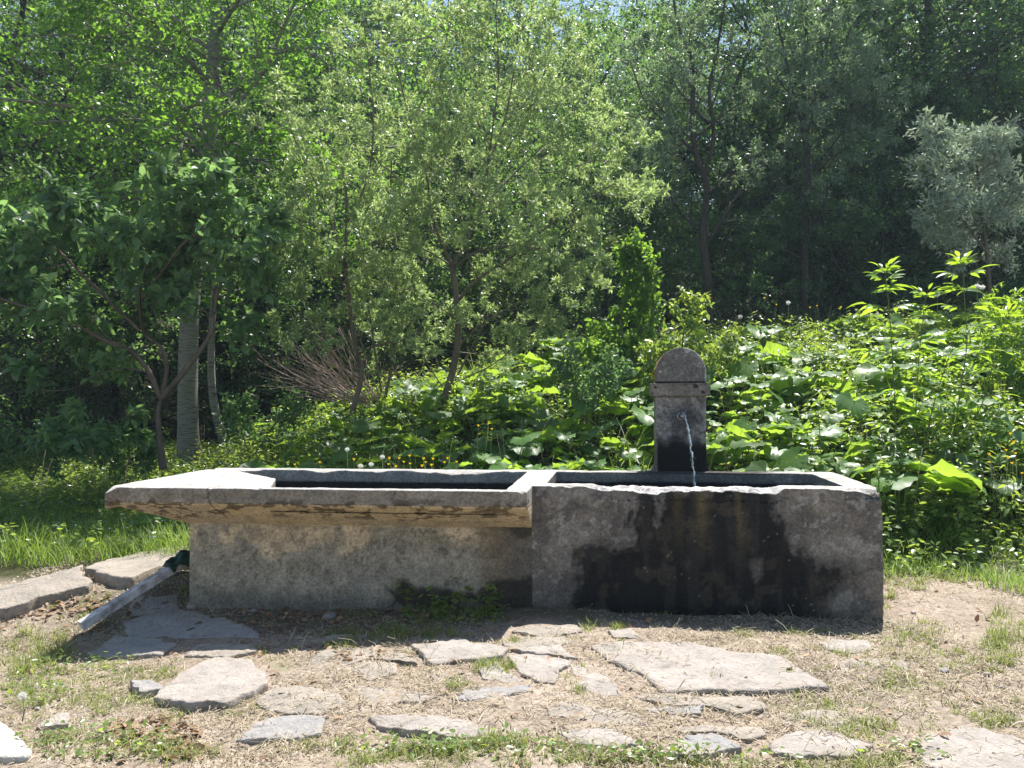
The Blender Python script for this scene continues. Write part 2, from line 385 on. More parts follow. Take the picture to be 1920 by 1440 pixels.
# --- left basin with its flared rim
body = [(-4.265, 0), (A_J, 0), (A_J, W_), (-4.265, W_)]
rim = [(A_END, -OV), (A_J, -OV), (A_J, W_), (A_END, W_)]
ring = lambda P, z: [(x, y, z) for x, y in P]
bl = solid([ring(body, zb), ring(body, .488), ring([(A_END + .008, -OV + .006), (A_J, -OV + .006), (A_J, W_), (A_END + .008, W_)], .650), ring(rim, .658), ring(rim, H)])
c1 = top_ab(425, 880.5); c2 = top_ab(517, 897); c3 = top_ab(507, 913.5)
fi = c3[1]
cav = [(c1[0], W_ - .12), c2, c3, (A_J - .135, fi), (A_J - .135, W_ - .12)]
cut = solid([ring([(x, max(y, .12)) for x, y in cav], .40), ring([(x, max(y, .04)) for x, y in cav], .58), ring(cav, .665), ring(cav, .9)])
V, N, L, Z = bake([bl], [cut], .0085)
a, b, z = V.T
V = weather(V, N)
a, b, z = V.T
# worn, chipped rim
edge = sm(.09, .0, H - z) * (b < fi + .03)
chip = np.clip(fbm(a * 7, z * 7, b * 5, s=61, o=4) - .60, 0, 1) * .12
V[:, 1] += np.where((b < -OV + .03) & (z > .6), chip * sm(.66, .74, z), 0)
V[:, 2] -= np.where((b < -OV + .05) & (z > .70), .5 * chip * sm(.70, .75, z), 0)
bk = (b > W_ - .14) & (z > .66)
V[:, 2] -= np.where(bk, np.clip(fbm(a * 3.5, b * 3, s=66, o=4) - .50, 0, 1) * .09 * sm(W_ + .02, W_ - .1, b), 0)
cl = np.hypot(a - A_END, b + OV); V[:, 2] -= np.where(z > .6, .035 * sm(.1, 0, cl), 0)
col = np.tile(np.array([.31, .285, .25]), (len(V), 1))
fn = fbm(a * 7, b * 7, z * 7, 71, 5, .6); f3 = fbm(a * 2.2, b * 2.2, z * 2.2, 75, 5, .6); ff = fbm(a * 26, b * 26, z * 26, 78, 3, .6)
front = (N[:, 1] < -.3)
bodyf = (b < .03) & (z < .5)
flare = (z < .662) & (z > .47) & (N[:, 2] < .2) & ((b < -.005) | (a < -4.27))
col = np.where((bodyf | ((a < -4.25) & (z < .5)))[:, None], np.array([.50, .40, .265]), col)
col = mixp(col, bodyf * sm(.60, .68, f3 + .55 * (fn - .5) + .26 * sm(.40, .12, z)) * .8, (.27, .25, .20)); col = mixp(col, bodyf * sm(.56, .62, fbm(a * 12, z * 12, s=73, o=4)) * .45, (.19, .17, .12)); col = mixp(col, bodyf * (ff > .66) * .5, (.10, .085, .06))
col = mixp(col, bodyf * sm(.55, .60, fn) * sm(.3, .15, z) * .7, (.26, .235, .19))
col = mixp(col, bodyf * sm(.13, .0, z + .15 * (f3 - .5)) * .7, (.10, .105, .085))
col = np.where(flare[:, None], np.array([.52, .41, .25]), col)
col = mixp(col, flare * sm(.5, .62, f3) * .6, (.42, .35, .25))
rimf = (z >= .655) & (b < -.2) & (N[:, 2] < .5)
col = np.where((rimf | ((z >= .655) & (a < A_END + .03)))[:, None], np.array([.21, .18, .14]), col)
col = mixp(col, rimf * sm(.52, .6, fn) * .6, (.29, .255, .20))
# dark moss creeping in broken lines under the rim
line = np.abs(z - (.635 - .05 * (noise(a * 4, 0 * a, s=81) - .3) - .05 * sm(-3.9, -3.3, a) * 0)) / .02
mo = np.abs(fbm(a * 5, z * 16, s=83, o=4, g=.6) - .5)
moss = flare * ((mo < .030 + .03 * (ff - .5)) | (fbm(a * 12, z * 34, s=86, o=3) > .63)) * (fbm(a * 2.4, z * 5, s=88, o=2) > .44) * sm(.52, .57, z + .10 * (noise(a * 2.5, 0 * a, s=90) - .3))
col = mixp(col, moss * .75, (.05, .034, .014)); col = mixp(col, rimf * (fbm(a * 9, z * 22, s=87, o=4) > .60) * sm(.72, .66, z) * .8, (.06, .045, .028))
col = mixp(col, (sm(.13, .05, np.hypot(a - A_END, (z - .69) * 1.5)) * (b < 0)) * sm(.42, .5, fn), (.10, .05, .022))
# brown run and black foot beside the junction
jj = (b < .05) & (z < .5)
col = mixp(col, jj * sm(-2.42, -2.22, a + .25 * (fn - .5)) * .75, (.17, .115, .065))
col = mixp(col, jj * sm(-2.30, -2.12, a + .2 * (fn - .5)) * .8, (.11, .10, .085))
for pts, k in ((facepoly([(725, 1105), (760, 1092), (830, 1100), (900, 1108), (960, 1085), (1010, 1080), (1010, 1175), (960, 1175), (900, 1130), (820, 1150), (740, 1135)]), .9),
               (facepoly([(945, 985), (1000, 985), (1000, 1010), (965, 1010)]), .8)):
    sdv = poly_sd(a, z, pts); col = mixp(col, jj * sm(-.015, .03, sdv + .09 * (fn - .5) + .05 * (ff - .5)) * k, (.035, .03, .022))
topf = N[:, 2] > .6
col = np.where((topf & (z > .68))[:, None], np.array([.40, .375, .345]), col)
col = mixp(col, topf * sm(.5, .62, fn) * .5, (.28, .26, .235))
inner = (z < H - .01) & (a > cav[0][0] - .05) & (a < A_J - .1) & (b > np.interp(z, [.58, .665], [.04, fi]) - .028) & (b < W_ - .09) & (z > .3)
col = mixp(col, inner * .75, (.24, .22, .195)); col = mixp(col, inner * sm(.672, .655, z + .01 * (fn - .5)), (.025, .022, .018))
trough = empty("stone_trough", tw(np.float64(-2.3), np.float64(.5), 0.0), "long weathered concrete spring trough with a flared left basin, black-stained right basin and water post", "trough")
def put(name, V, L, Z, col, parent, mat=M_CONC, smooth=True):
    base = np.array(parent.matrix_world.translation) if parent.parent is None else None
    W = to_world(V) - np.array(trough.location)
    me = mk_mesh(name, W, L, Z, {"paint": np.clip(col, .004, .9)})
    o = link(name, me, mat, parent, smooth); return o
for px_ in (393, 737):
    ac = face_az(px_, 932, -OV)[0]; wob = .07 * (fbm(z * 17, b * 9, s=px_, o=3) - .5)
    kk = (np.abs(a - ac + wob) < .0055) & (b < -.1) & (z > .52 + (.1 if px_ > 500 else 0)); V[:, 1] += np.where(kk & (z > .66), .006, 0); col = mixp(col, kk * (.8 if px_ < 500 else .45), (.07, .055, .04))
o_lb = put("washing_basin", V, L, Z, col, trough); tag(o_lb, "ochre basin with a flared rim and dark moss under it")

# --- right basin
Wl = .15
br = boxbm(A_J - .010, 0, 0, W_, zb, H)
ri = top_ab(1600, 912)
cut = boxbm(A_J + .075, -.17, .16, W_ - .13, .35, .9)
V, N, L, Z = bake([br], [cut], .0085)
V = weather(V, N, .005); a, b, z = V.T
xl, xr = face_az(1115, 912)[0], face_az(1460, 922)[0]
worn = sm(xl - .02, xl + .03, a + .03 * (noise(z * 20, b * 20, s=5) - .5)) * sm(xr + .04, xr - .02, a)
rough = fbm(a * 12, b * 12, s=101, o=4, g=.65)
tp = (z > .68) & (b < .2)
V[:, 2] -= np.where(tp, worn * (.007 + .035 * np.clip(rough - .38, 0, 1) + .010 * sm(.12, .0, b)), 0)
V[:, 1] += np.where((b < .03) & (z > .7), worn * .03 * np.clip(fbm(a * 9, z * 0, s=104, o=4) - .35, 0, 1) * sm(.70, .75, z), 0)
cr = (1 - np.clip(np.hypot((a - 0) / .14, np.hypot((b - 0) / .10, (z - H) / .075)), 0, 1)); V += -N * (cr * .035 * (.6 + fn.mean()))[:, None]
V[:, 2] -= np.where((z > .70) & (b < .06), np.clip(fbm(a * 8, b * 4, s=108, o=3) - .52, 0, 1) * .06, 0)
bb = (z < .06) & (b < .03); V[:, 1] += np.where(bb, .03 * sm(.05, -.05, z) * fbm(a * 4, z * 3, s=110), 0)
a, b, z = V.T
fn = fbm(a * 7, b * 7, z * 7, 111, 5, .62); f3 = fbm(a * 2.2, b * 2.2, z * 2.2, 115, 5, .6); ff = fbm(a * 30, b * 30, z * 30, 118, 3, .6)
col = np.tile(np.array([.185, .16, .132]), (len(V), 1))
col = mixp(col, sm(.53, .60, fn) * .6, (.23, .205, .175)); col = mixp(col, sm(.50, .42, fn) * .5, (.085, .08, .075))
col = mixp(col, sm(.60, .66, ff) * .7, (.30, .275, .24)) 
fr = (b < .06) & (z < .745)
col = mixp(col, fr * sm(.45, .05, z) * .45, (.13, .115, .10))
black = facepoly([(1228, 915), (1192, 930), (1185, 955), (1160, 975), (1180, 1005), (1120, 1035), (1088, 1045), (1092, 1070), (1072, 1110), (1075, 1152), (1190, 1175), (1575, 1175), (1560, 1130), (1592, 1095), (1590, 1062), (1545, 1060), (1500, 1030), (1482, 992), (1455, 960), (1450, 915)])
sdb = poly_sd(a, z, black)
st_ = fbm(a * 14, z * 2.2, s=133, o=4); kb = fr * (.35 * sm(-.07, .05, sdb + .16 * (fn - .5) + .14 * (st_ - .5)) + .65 * sm(-.02, .05, sdb + .22 * (fn - .5) + .16 * (st_ - .5) + .14 * (ff - .5) + .18 * sm(.04, .16, sdb)))
light = poly_sd(a, z, facepoly([(1222, 925), (1250, 922), (1248, 985), (1232, 1000), (1220, 985)]))
kb = kb * (1 - .85 * sm(-.01, .02, light + .1 * (fn - .5)))
lt2 = poly_sd(a, z, facepoly([(1408, 1050), (1428, 1050), (1424, 1110), (1412, 1130)])); kb = kb * (1 - .55 * sm(-.02, .02, lt2 + .08 * (fn - .5)))
lt3 = poly_sd(a, z, facepoly([(1570, 1110), (1600, 1095), (1612, 1125), (1590, 1140), (1562, 1140)])); 
col = mixp(col, kb * .97, (.011, .0105, .010)); col = mixp(col, fr * kb * sm(.5, .62, st_) * .35, (.05, .045, .036))
spots = fr * kb * sm(.60, .68, fbm(a * 13, z * 13, s=121, o=3)); col = mixp(col, spots * .45, (.07, .058, .04))
sp2 = fr * (fbm(a * 45 + 3 * noise(z * 30, a * 9, s=2), z * 45 + 3 * noise(a * 30, z * 7, s=3), s=124, o=3) > .85); col = mixp(col, sp2 * .6, (.26, .24, .20))
far_halo = fr * sm(-.14, .0, sdb + .2 * (f3 - .5)) * (1 - kb) * .45; col = mixp(col, far_halo, (.06, .055, .05))
for cx, wd in ((1275, 9), (1318, 12), (1385, 6)):
    ac = face_az(cx, 960)[0]; wm = wd / 1525 * 4.8
    s_ = fr * np.exp(-((a - ac + .02 * (noise(z * 8, 0 * z, s=cx) - .5)) / wm) ** 2) * sm(.25, .68, z) * (.5 + noise(a * 25, z * 3, s=7))
    col = mixp(col, s_ * .55, (.13, .10, .045))
col = mixp(col, fr * sm(-.45, -.2, a) * sm(.3, .1, z) * sm(.47, .56, fn) * .5, (.24, .19, .14))
col = mixp(col, fr * sm(-.01, .02, lt3 + .1 * (fn - .5)) * .7, (.26, .24, .20))
topf = (N[:, 2] > .5) & (z > .66)
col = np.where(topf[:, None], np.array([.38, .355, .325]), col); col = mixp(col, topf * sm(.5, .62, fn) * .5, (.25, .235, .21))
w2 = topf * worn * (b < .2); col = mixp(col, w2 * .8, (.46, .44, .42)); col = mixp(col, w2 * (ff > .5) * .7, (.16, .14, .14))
wetb = (b > W_ - .2) * (z > .6) * sm(xl + .1, xl + .4, a) * sm(-.30, -.55, a) * (N[:, 1] < .5); col = mixp(col, wetb * sm(.3, .5, fn + .15) * .92, (.022, .020, .018))
inner = (z < H - .008) & (b > .15) & (b < W_ - .08) & (a > A_J + .05) & (a < -.12) & (z > .3)
col = mixp(col, inner * .6, (.17, .16, .15)); col = mixp(col, inner * sm(.69, .67, z + .02 * (fn - .5)), (.012, .012, .012))
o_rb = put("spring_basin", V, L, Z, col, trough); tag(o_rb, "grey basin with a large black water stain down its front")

# --- water post behind the right basin
pa0, _ = face_az(1229, 800, W_ - .04); pa1, _ = face_az(1324, 800, W_ - .04)
pb0 = W_ - .05; pb1 = pb0 + .26
_, zbt = face_az(1277, 743, pb0); _, zbb = face_az(1277, 718, pb0); _, ztop = face_az(1277, 652, pb0)
zlo, zhi = min(zbt, zbb), max(zbt, zbb)
post = solid([[(pa0 - f, pb0 - g, zz), (pa1 + f, pb0 - g, zz), (pa1 + f, pb1, zz), (pa0 - f, pb1, zz)] for zz, f, g in ((.3, .04, .0), (.735, .04, .0), (.755, .024, .0), (.785, .006, .0), (.83, 0, 0), (zlo + .003, 0, 0))])
V, N, L, Z = bake([post], [], .0065); V = weather(V, N, .003); a, b, z = V.T
fn = fbm(a * 9, b * 9, z * 9, 131, 5, .62); ff = fbm(a * 34, b * 34, z * 34, 138, 3, .6)
col = np.tile(np.array([.175, .167, .152]), (len(V), 1)); col = mixp(col, sm(.5, .6, fn) * .6, (.27, .255, .225)); col = mixp(col, sm(.55, .62, ff) * .7, (.33, .31, .28)); col = mixp(col, sm(.42, .36, ff) * .7, (.06, .058, .055))
sa, sz = face_az(1277, 780, pb0)
col = mixp(col, sm(.15, .03, np.hypot((a - sa - .02) * 1.1, (z - sz + .02) * .9) + .08 * (fn - .5)) * .75, (.045, .047, .052))
col = mixp(col, sm(.16, .0, np.abs(a - sa - .02) + .1 * (fn - .5)) * (z < sz) * .5, (.06, .06, .062))
col = mixp(col, sm(1.03, .93, z + .14 * (fn - .5) + .04 * np.abs(a - sa) * 3), (.014, .013, .012))
col = mixp(col, (a < pa0 + .012) * .5, (.26, .23, .17))
o_post = put("post", V, L, Z, col, trough)
bandg = boxbm(pa0 - .032, pa1 + .026, pb0 - .035, pb1 + .03, zlo, zhi)
V, N, L, Z = bake([bandg], [], .0065); V = weather(V, N, .003); a, b, z = V.T
fn = fbm(a * 9, b * 9, z * 9, 141, 5, .62); ff = fbm(a * 34, b * 34, z * 34, 148, 3, .6)
col = np.tile(np.array([.165, .145, .12]), (len(V), 1)); col = mixp(col, sm(.5, .6, fn) * .6, (.25, .22, .18)); col = mixp(col, (ff > .6) * .6, (.07, .06, .055))
for px, py, rr in ((1304, 724, .022), (1318, 735, .016), (1229, 726, .014)):
    q = face_az(px, py, pb0 - .035); col = mixp(col, sm(rr, rr * .7, np.hypot(a - q[0], z - q[1])), (.04, .035, .03))
put("band", V, L, Z, col, o_post).location = (0, 0, 0)
ha0, ha1 = pa0 + .006, pa1 + .002; hr = (ha1 - ha0) / 2; hc = (ha0 + ha1) / 2; zs = ztop - hr
prof = [(ha0, zhi + .002)] + [(hc - hr * math.cos(q), zs + hr * math.sin(q)) for q in np.linspace(0, math.pi, 25)] + [(ha1, zhi + .002)]
head = solid([[(x, y, zz) for x, zz in prof] for y in (pb0 - .008, pb1)])
V, N, L, Z = bake([head], [], .006); V = weather(V, N, .003); a, b, z = V.T
fn = fbm(a * 9, b * 9, z * 9, 151, 5, .62); ff = fbm(a * 34, b * 34, z * 34, 158, 3, .6)
col = np.tile(np.array([.145, .138, .125]), (len(V), 1)); col = mixp(col, sm(.5, .6, fn) * .6, (.21, .19, .16)); col = mixp(col, (ff > .62) * .6, (.27, .25, .22))
rad = np.hypot(a - hc, np.maximum(z - zs, 0)); om = sm(.4, .5, fn + .1)
col = mixp(col, (rad > hr - .014) * (N[:, 1] > -.6) * (a < hc + .03) * om, (.30, .13, .045)); col = mixp(col, (rad > hr - .008) * (a > hc + .02) * .8, (.42, .41, .39))
col = mixp(col, sm(.02, .005, z - zhi) * .85, (.02, .018, .016))
for px, py, rr in ((1288, 657, .022), (1310, 663, .018), (1238, 697, .01)):
    q = face_az(px, py, pb0); col = mixp(col, sm(rr, rr * .8, np.hypot(a - q[0], z - q[1]) + .01 * (ff - .5)), (.42, .41, .38))
put("arched_head", V, L, Z, col, o_post)

M_METAL = plain_mat("spout_metal", (.22, .21, .20), (.45, .44, .42), 40, .35, .2, .003); M_METAL.node_tree.nodes["Principled BSDF"].inputs["Metallic"].default_value = .85
def wtr(P): return np.array(P) - np.array(trough.location)
def path(pts): return np.array([wtr(tw(np.float64(x), np.float64(y), zz).ravel()) for x, y, zz in pts])
rgp = [(sa + .026 * math.cos(q), pb0 - .012, sz + .026 * math.sin(q)) for q in np.linspace(0, 2 * math.pi, 25)]
sp = link("spout", tubes_mesh("spout", [(path([(sa, pb0 + .02, sz), (sa, pb0 - .03, sz), (sa + .008, pb0 - .065, sz + .002), (sa + .018, pb0 - .085, sz - .004)]), np.array([.018, .018, .017, .016]))], 14), M_METAL, o_post, True)
link("flange", tubes_mesh("flange", [(path(rgp), np.full(25, .009))], 8), M_METAL, sp, True)

# --- water
m, t, out = mat_new("still_water")
g = nd(t, "ShaderNodeBsdfPrincipled"); g.inputs["Base Color"].default_value = (.02, .03, .025, 1); g.inputs["Roughness"].default_value = .05; g.inputs["IOR"].default_value = 1.33
t.links.new(bump(t, noise_node(t, 18, 3), .25, .01), g.inputs["Normal"]); t.links.new(g.outputs[0], out.inputs[0]); M_POOL = m
def sheet(name, poly, z, label):
    P = [tw(np.float64(x), np.float64(y), z).ravel() for x, y in poly]
    me = mk_mesh(name, P, np.arange(len(P)), [len(P)]); return tag(link(name, me, M_POOL), kind="structure")
sheet("water", [(A_J + .07, .155), (-.165, .155), (-.165, W_ - .125), (A_J + .07, W_ - .125)], .655, "")
sheet("water", [(c1[0] + .01, W_ - .115), (c2[0] + .0, c2[1]), (c3[0], c3[1] - .004), (A_J - .13, fi - .004), (A_J - .13, W_ - .115)], .60, "")
m, t, out = mat_new("running_water")
g = nd(t, "ShaderNodeBsdfPrincipled"); g.inputs["Base Color"].default_value = (.97, .97, .97, 1); g.inputs["Roughness"].default_value = .08; g.inputs["Transmission Weight"].default_value = .75; g.inputs["IOR"].default_value = 1.33
t.links.new(g.outputs[0], out.inputs[0]); M_RUN = m
q0 = np.array([sa + .018, pb0 - .085, sz - .004]); zend = .655
e_a = face_az(1303, 905, pb0 - .25)[0]
n = 90; s_ = np.linspace(0, 1, n); rr = np.random.default_rng(5)
pts = [(q0[0] + (e_a - q0[0]) * s, q0[1] - .17 * s ** .62 * 1.0, q0[2] - (q0[2] - zend) * (s * .35 + s * s * .65)) for s in s_]
wv = path(pts) + np.array(trough.location)
rad = .0066 * (1 + 1.5 * (noise(s_ * 26, 0 * s_, s=9) - .5) * (.35 + s_)) * (1 - .2 * s_)
wv[:, 0] += .003 * np.sin(s_ * 38) * s_
streams = [(wv, np.abs(rad)), (wv + np.array([.004, 0, 0]) * np.sin(s_ * 60)[:, None] + np.array([.003, .003, 0]), np.abs(rad) * .55)]
for k in range(60):
    s = rr.uniform(.25, 1) ** .7; i = int(s * (n - 1)); c0 = wv[i] + rr.normal(0, .008, 3); l = rr.uniform(.006, .014)
    streams.append((np.array([c0, c0 - [0, 0, l * .5], c0 - [0, 0, l]]), np.array([.0008, .0026, .0008])))
for k in range(60):
    q_ = rr.random() * 6.28; r_ = abs(rr.normal(0, .05)); c0 = np.array([wv[-1][0] + r_ * math.cos(q_), wv[-1][1] + r_ * math.sin(q_), zend + .002]); l = rr.uniform(.003, .008)
    streams.append((np.array([c0 - [l, 0, 0], c0, c0 + [l, 0, 0]]), np.array([.0008, .003, .0008])))
tag(link("water_jet", tubes_mesh("water_jet", streams, 7), M_RUN, None, True), "thin sparkling jet of water falling from the spout of the post", "water jet")

# ------------------------------------------------------------------ flagstones, boards, loose stones
def stone_mat(name, a, b, cdark):
    m, t, out = mat_new(name); co = nd(t, "ShaderNodeTexCoord").outputs["Object"]
    n1 = noise_node(t, 5, 6, .65, co, .3); n2 = noise_node(t, 45, 5, .7, co); n3 = noise_node(t, 16, 4, .6, co, 1.5)
    c = mixc(t, ramp(t, n1, .40, .60), a, b); c = mixc(t, ramp(t, n2, .52, .66, 0, .45), c, cdark); n5 = noise_node(t, 3.2, 8, .75, co, 1.2); c = mixc(t, ramp(t, n5, .56, .60, 0, .5), c, cdark); c = mixc(t, ramp(t, n3, .60, .70, 0, .35), c, (.48, .44, .40)); nm = noise_node(t, 9, 5, .7, co, .8); am = nd(t, 'ShaderNodeMath', operation='ADD'); t.links.new(nm, am.inputs[0]); t.links.new(attr(t, 'rim'), am.inputs[1]); c = mixc(t, ramp(t, am.outputs[0], .60, .74, 0, .85), c, (.34, .29, .24))
    p = nd(t, "ShaderNodeBsdfPrincipled"); t.links.new(c, p.inputs["Base Color"]); p.inputs["Roughness"].default_value = .85; p.inputs["Specular IOR Level"].default_value = .25
    ad = nd(t, "ShaderNodeMath", operation='ADD'); t.links.new(n2, ad.inputs[0]); t.links.new(n3, ad.inputs[1])
    t.links.new(bump(t, ad.outputs[0], .9, .014), p.inputs["Normal"]); t.links.new(p.outputs[0], out.inputs[0]); return m
M_PINK = stone_mat("pale_slab", (.39, .345, .305), (.30, .268, .235), (.17, .145, .12))
M_GREY = stone_mat("grey_slab", (.27, .26, .25), (.34, .315, .29), (.18, .165, .15))
M_TAN = stone_mat("tan_slab", (.36, .31, .255), (.27, .24, .20), (.15, .125, .10))
def slab(pxs, mat, label, rise=.012, thick=.05, seed=1, name="flagstone", cat="paving slab", group="paving slabs in front of the trough", tilt=0.0, jag=.011, n=84, bumpy=1.0):
    r = np.random.default_rng(seed)
    W = np.array([hit(*q) for q in pxs]); c = W[:, :2].mean(0)
    # densify the outline with a broken edge
    P = W[:, :2]; seg = np.linalg.norm(np.roll(P, -1, 0) - P, axis=1); cum = np.concatenate([[0], np.cumsum(seg)]); u = np.linspace(0, cum[-1], n, endpoint=False)
    Pc = np.vstack([P, P[:1]]); ox = np.interp(u, cum, Pc[:, 0]); oy = np.interp(u, cum, Pc[:, 1])
    j = 1 + 0 * u; d = np.stack([ox, oy], -1) - c; dl = np.linalg.norm(d, axis=1, keepdims=True)
    off = jag * 4.2 * (fbm(ox * 14, oy * 14, s=seed, o=3) - .5) + jag * .8 * (noise(ox * 60, oy * 60, s=seed + 2) - .5)
    d = d * (1 + off[:, None] / np.maximum(dl, .03))
    zt = float(ground_z(W[:, 0], W[:, 1], False).mean()) + rise
    gzz = ground_z(W[:, 0], W[:, 1], False); A = np.c_[W[:, :2] - c, np.ones(len(W))]; pl = np.linalg.lstsq(A, gzz, rcond=None)[0]
    rings = [0.0, .15, .3, .45, .6, .72, .82, .9, .955, .985, 1.0, 1.004, .99]; V = []
    for k, q in enumerate(rings):
        x = d[:, 0] * q; y = d[:, 1] * q
        z = pl[0] * x + pl[1] * y + pl[2] + rise + tilt * y
        z = z + bumpy * (.016 * (fbm((x + c[0]) * 5, (y + c[1]) * 5, s=seed + 4, o=4, g=.55) - .5) + .005 * (noise((x + c[0]) * 40, (y + c[1]) * 40, s=9) - .5))
        if k >= 9: z = z - (.002, .006, .25 * thick, thick)[k - 9]
        V.append(np.stack([x, y, z - zt], -1))
    V = np.concatenate(V); m_ = len(rings); i = np.arange(m_ - 1)[:, None] * n; jj = np.arange(n)[None]; j2 = (jj + 1) % n
    q = np.stack([i + jj, i + j2, i + n + j2, i + n + jj], -1).reshape(-1, 4)
    me = mk_mesh(name, V, q.ravel(), np.full(len(q), 4), {'rim': np.repeat(np.array([0, 0, 0, 0, .01, .03, .06, .12, .18, .14, .05, 0, 0]) , n)})
    bm = bmesh.new(); bm.from_mesh(me); bmesh.ops.remove_doubles(bm, verts=bm.verts, dist=1e-5); bmesh.ops.recalc_face_normals(bm, faces=bm.faces); bm.to_mesh(me); bm.free()
    o = link(name, me, mat, None, True, (c[0], c[1], zt)); return tag(o, label, cat, group)
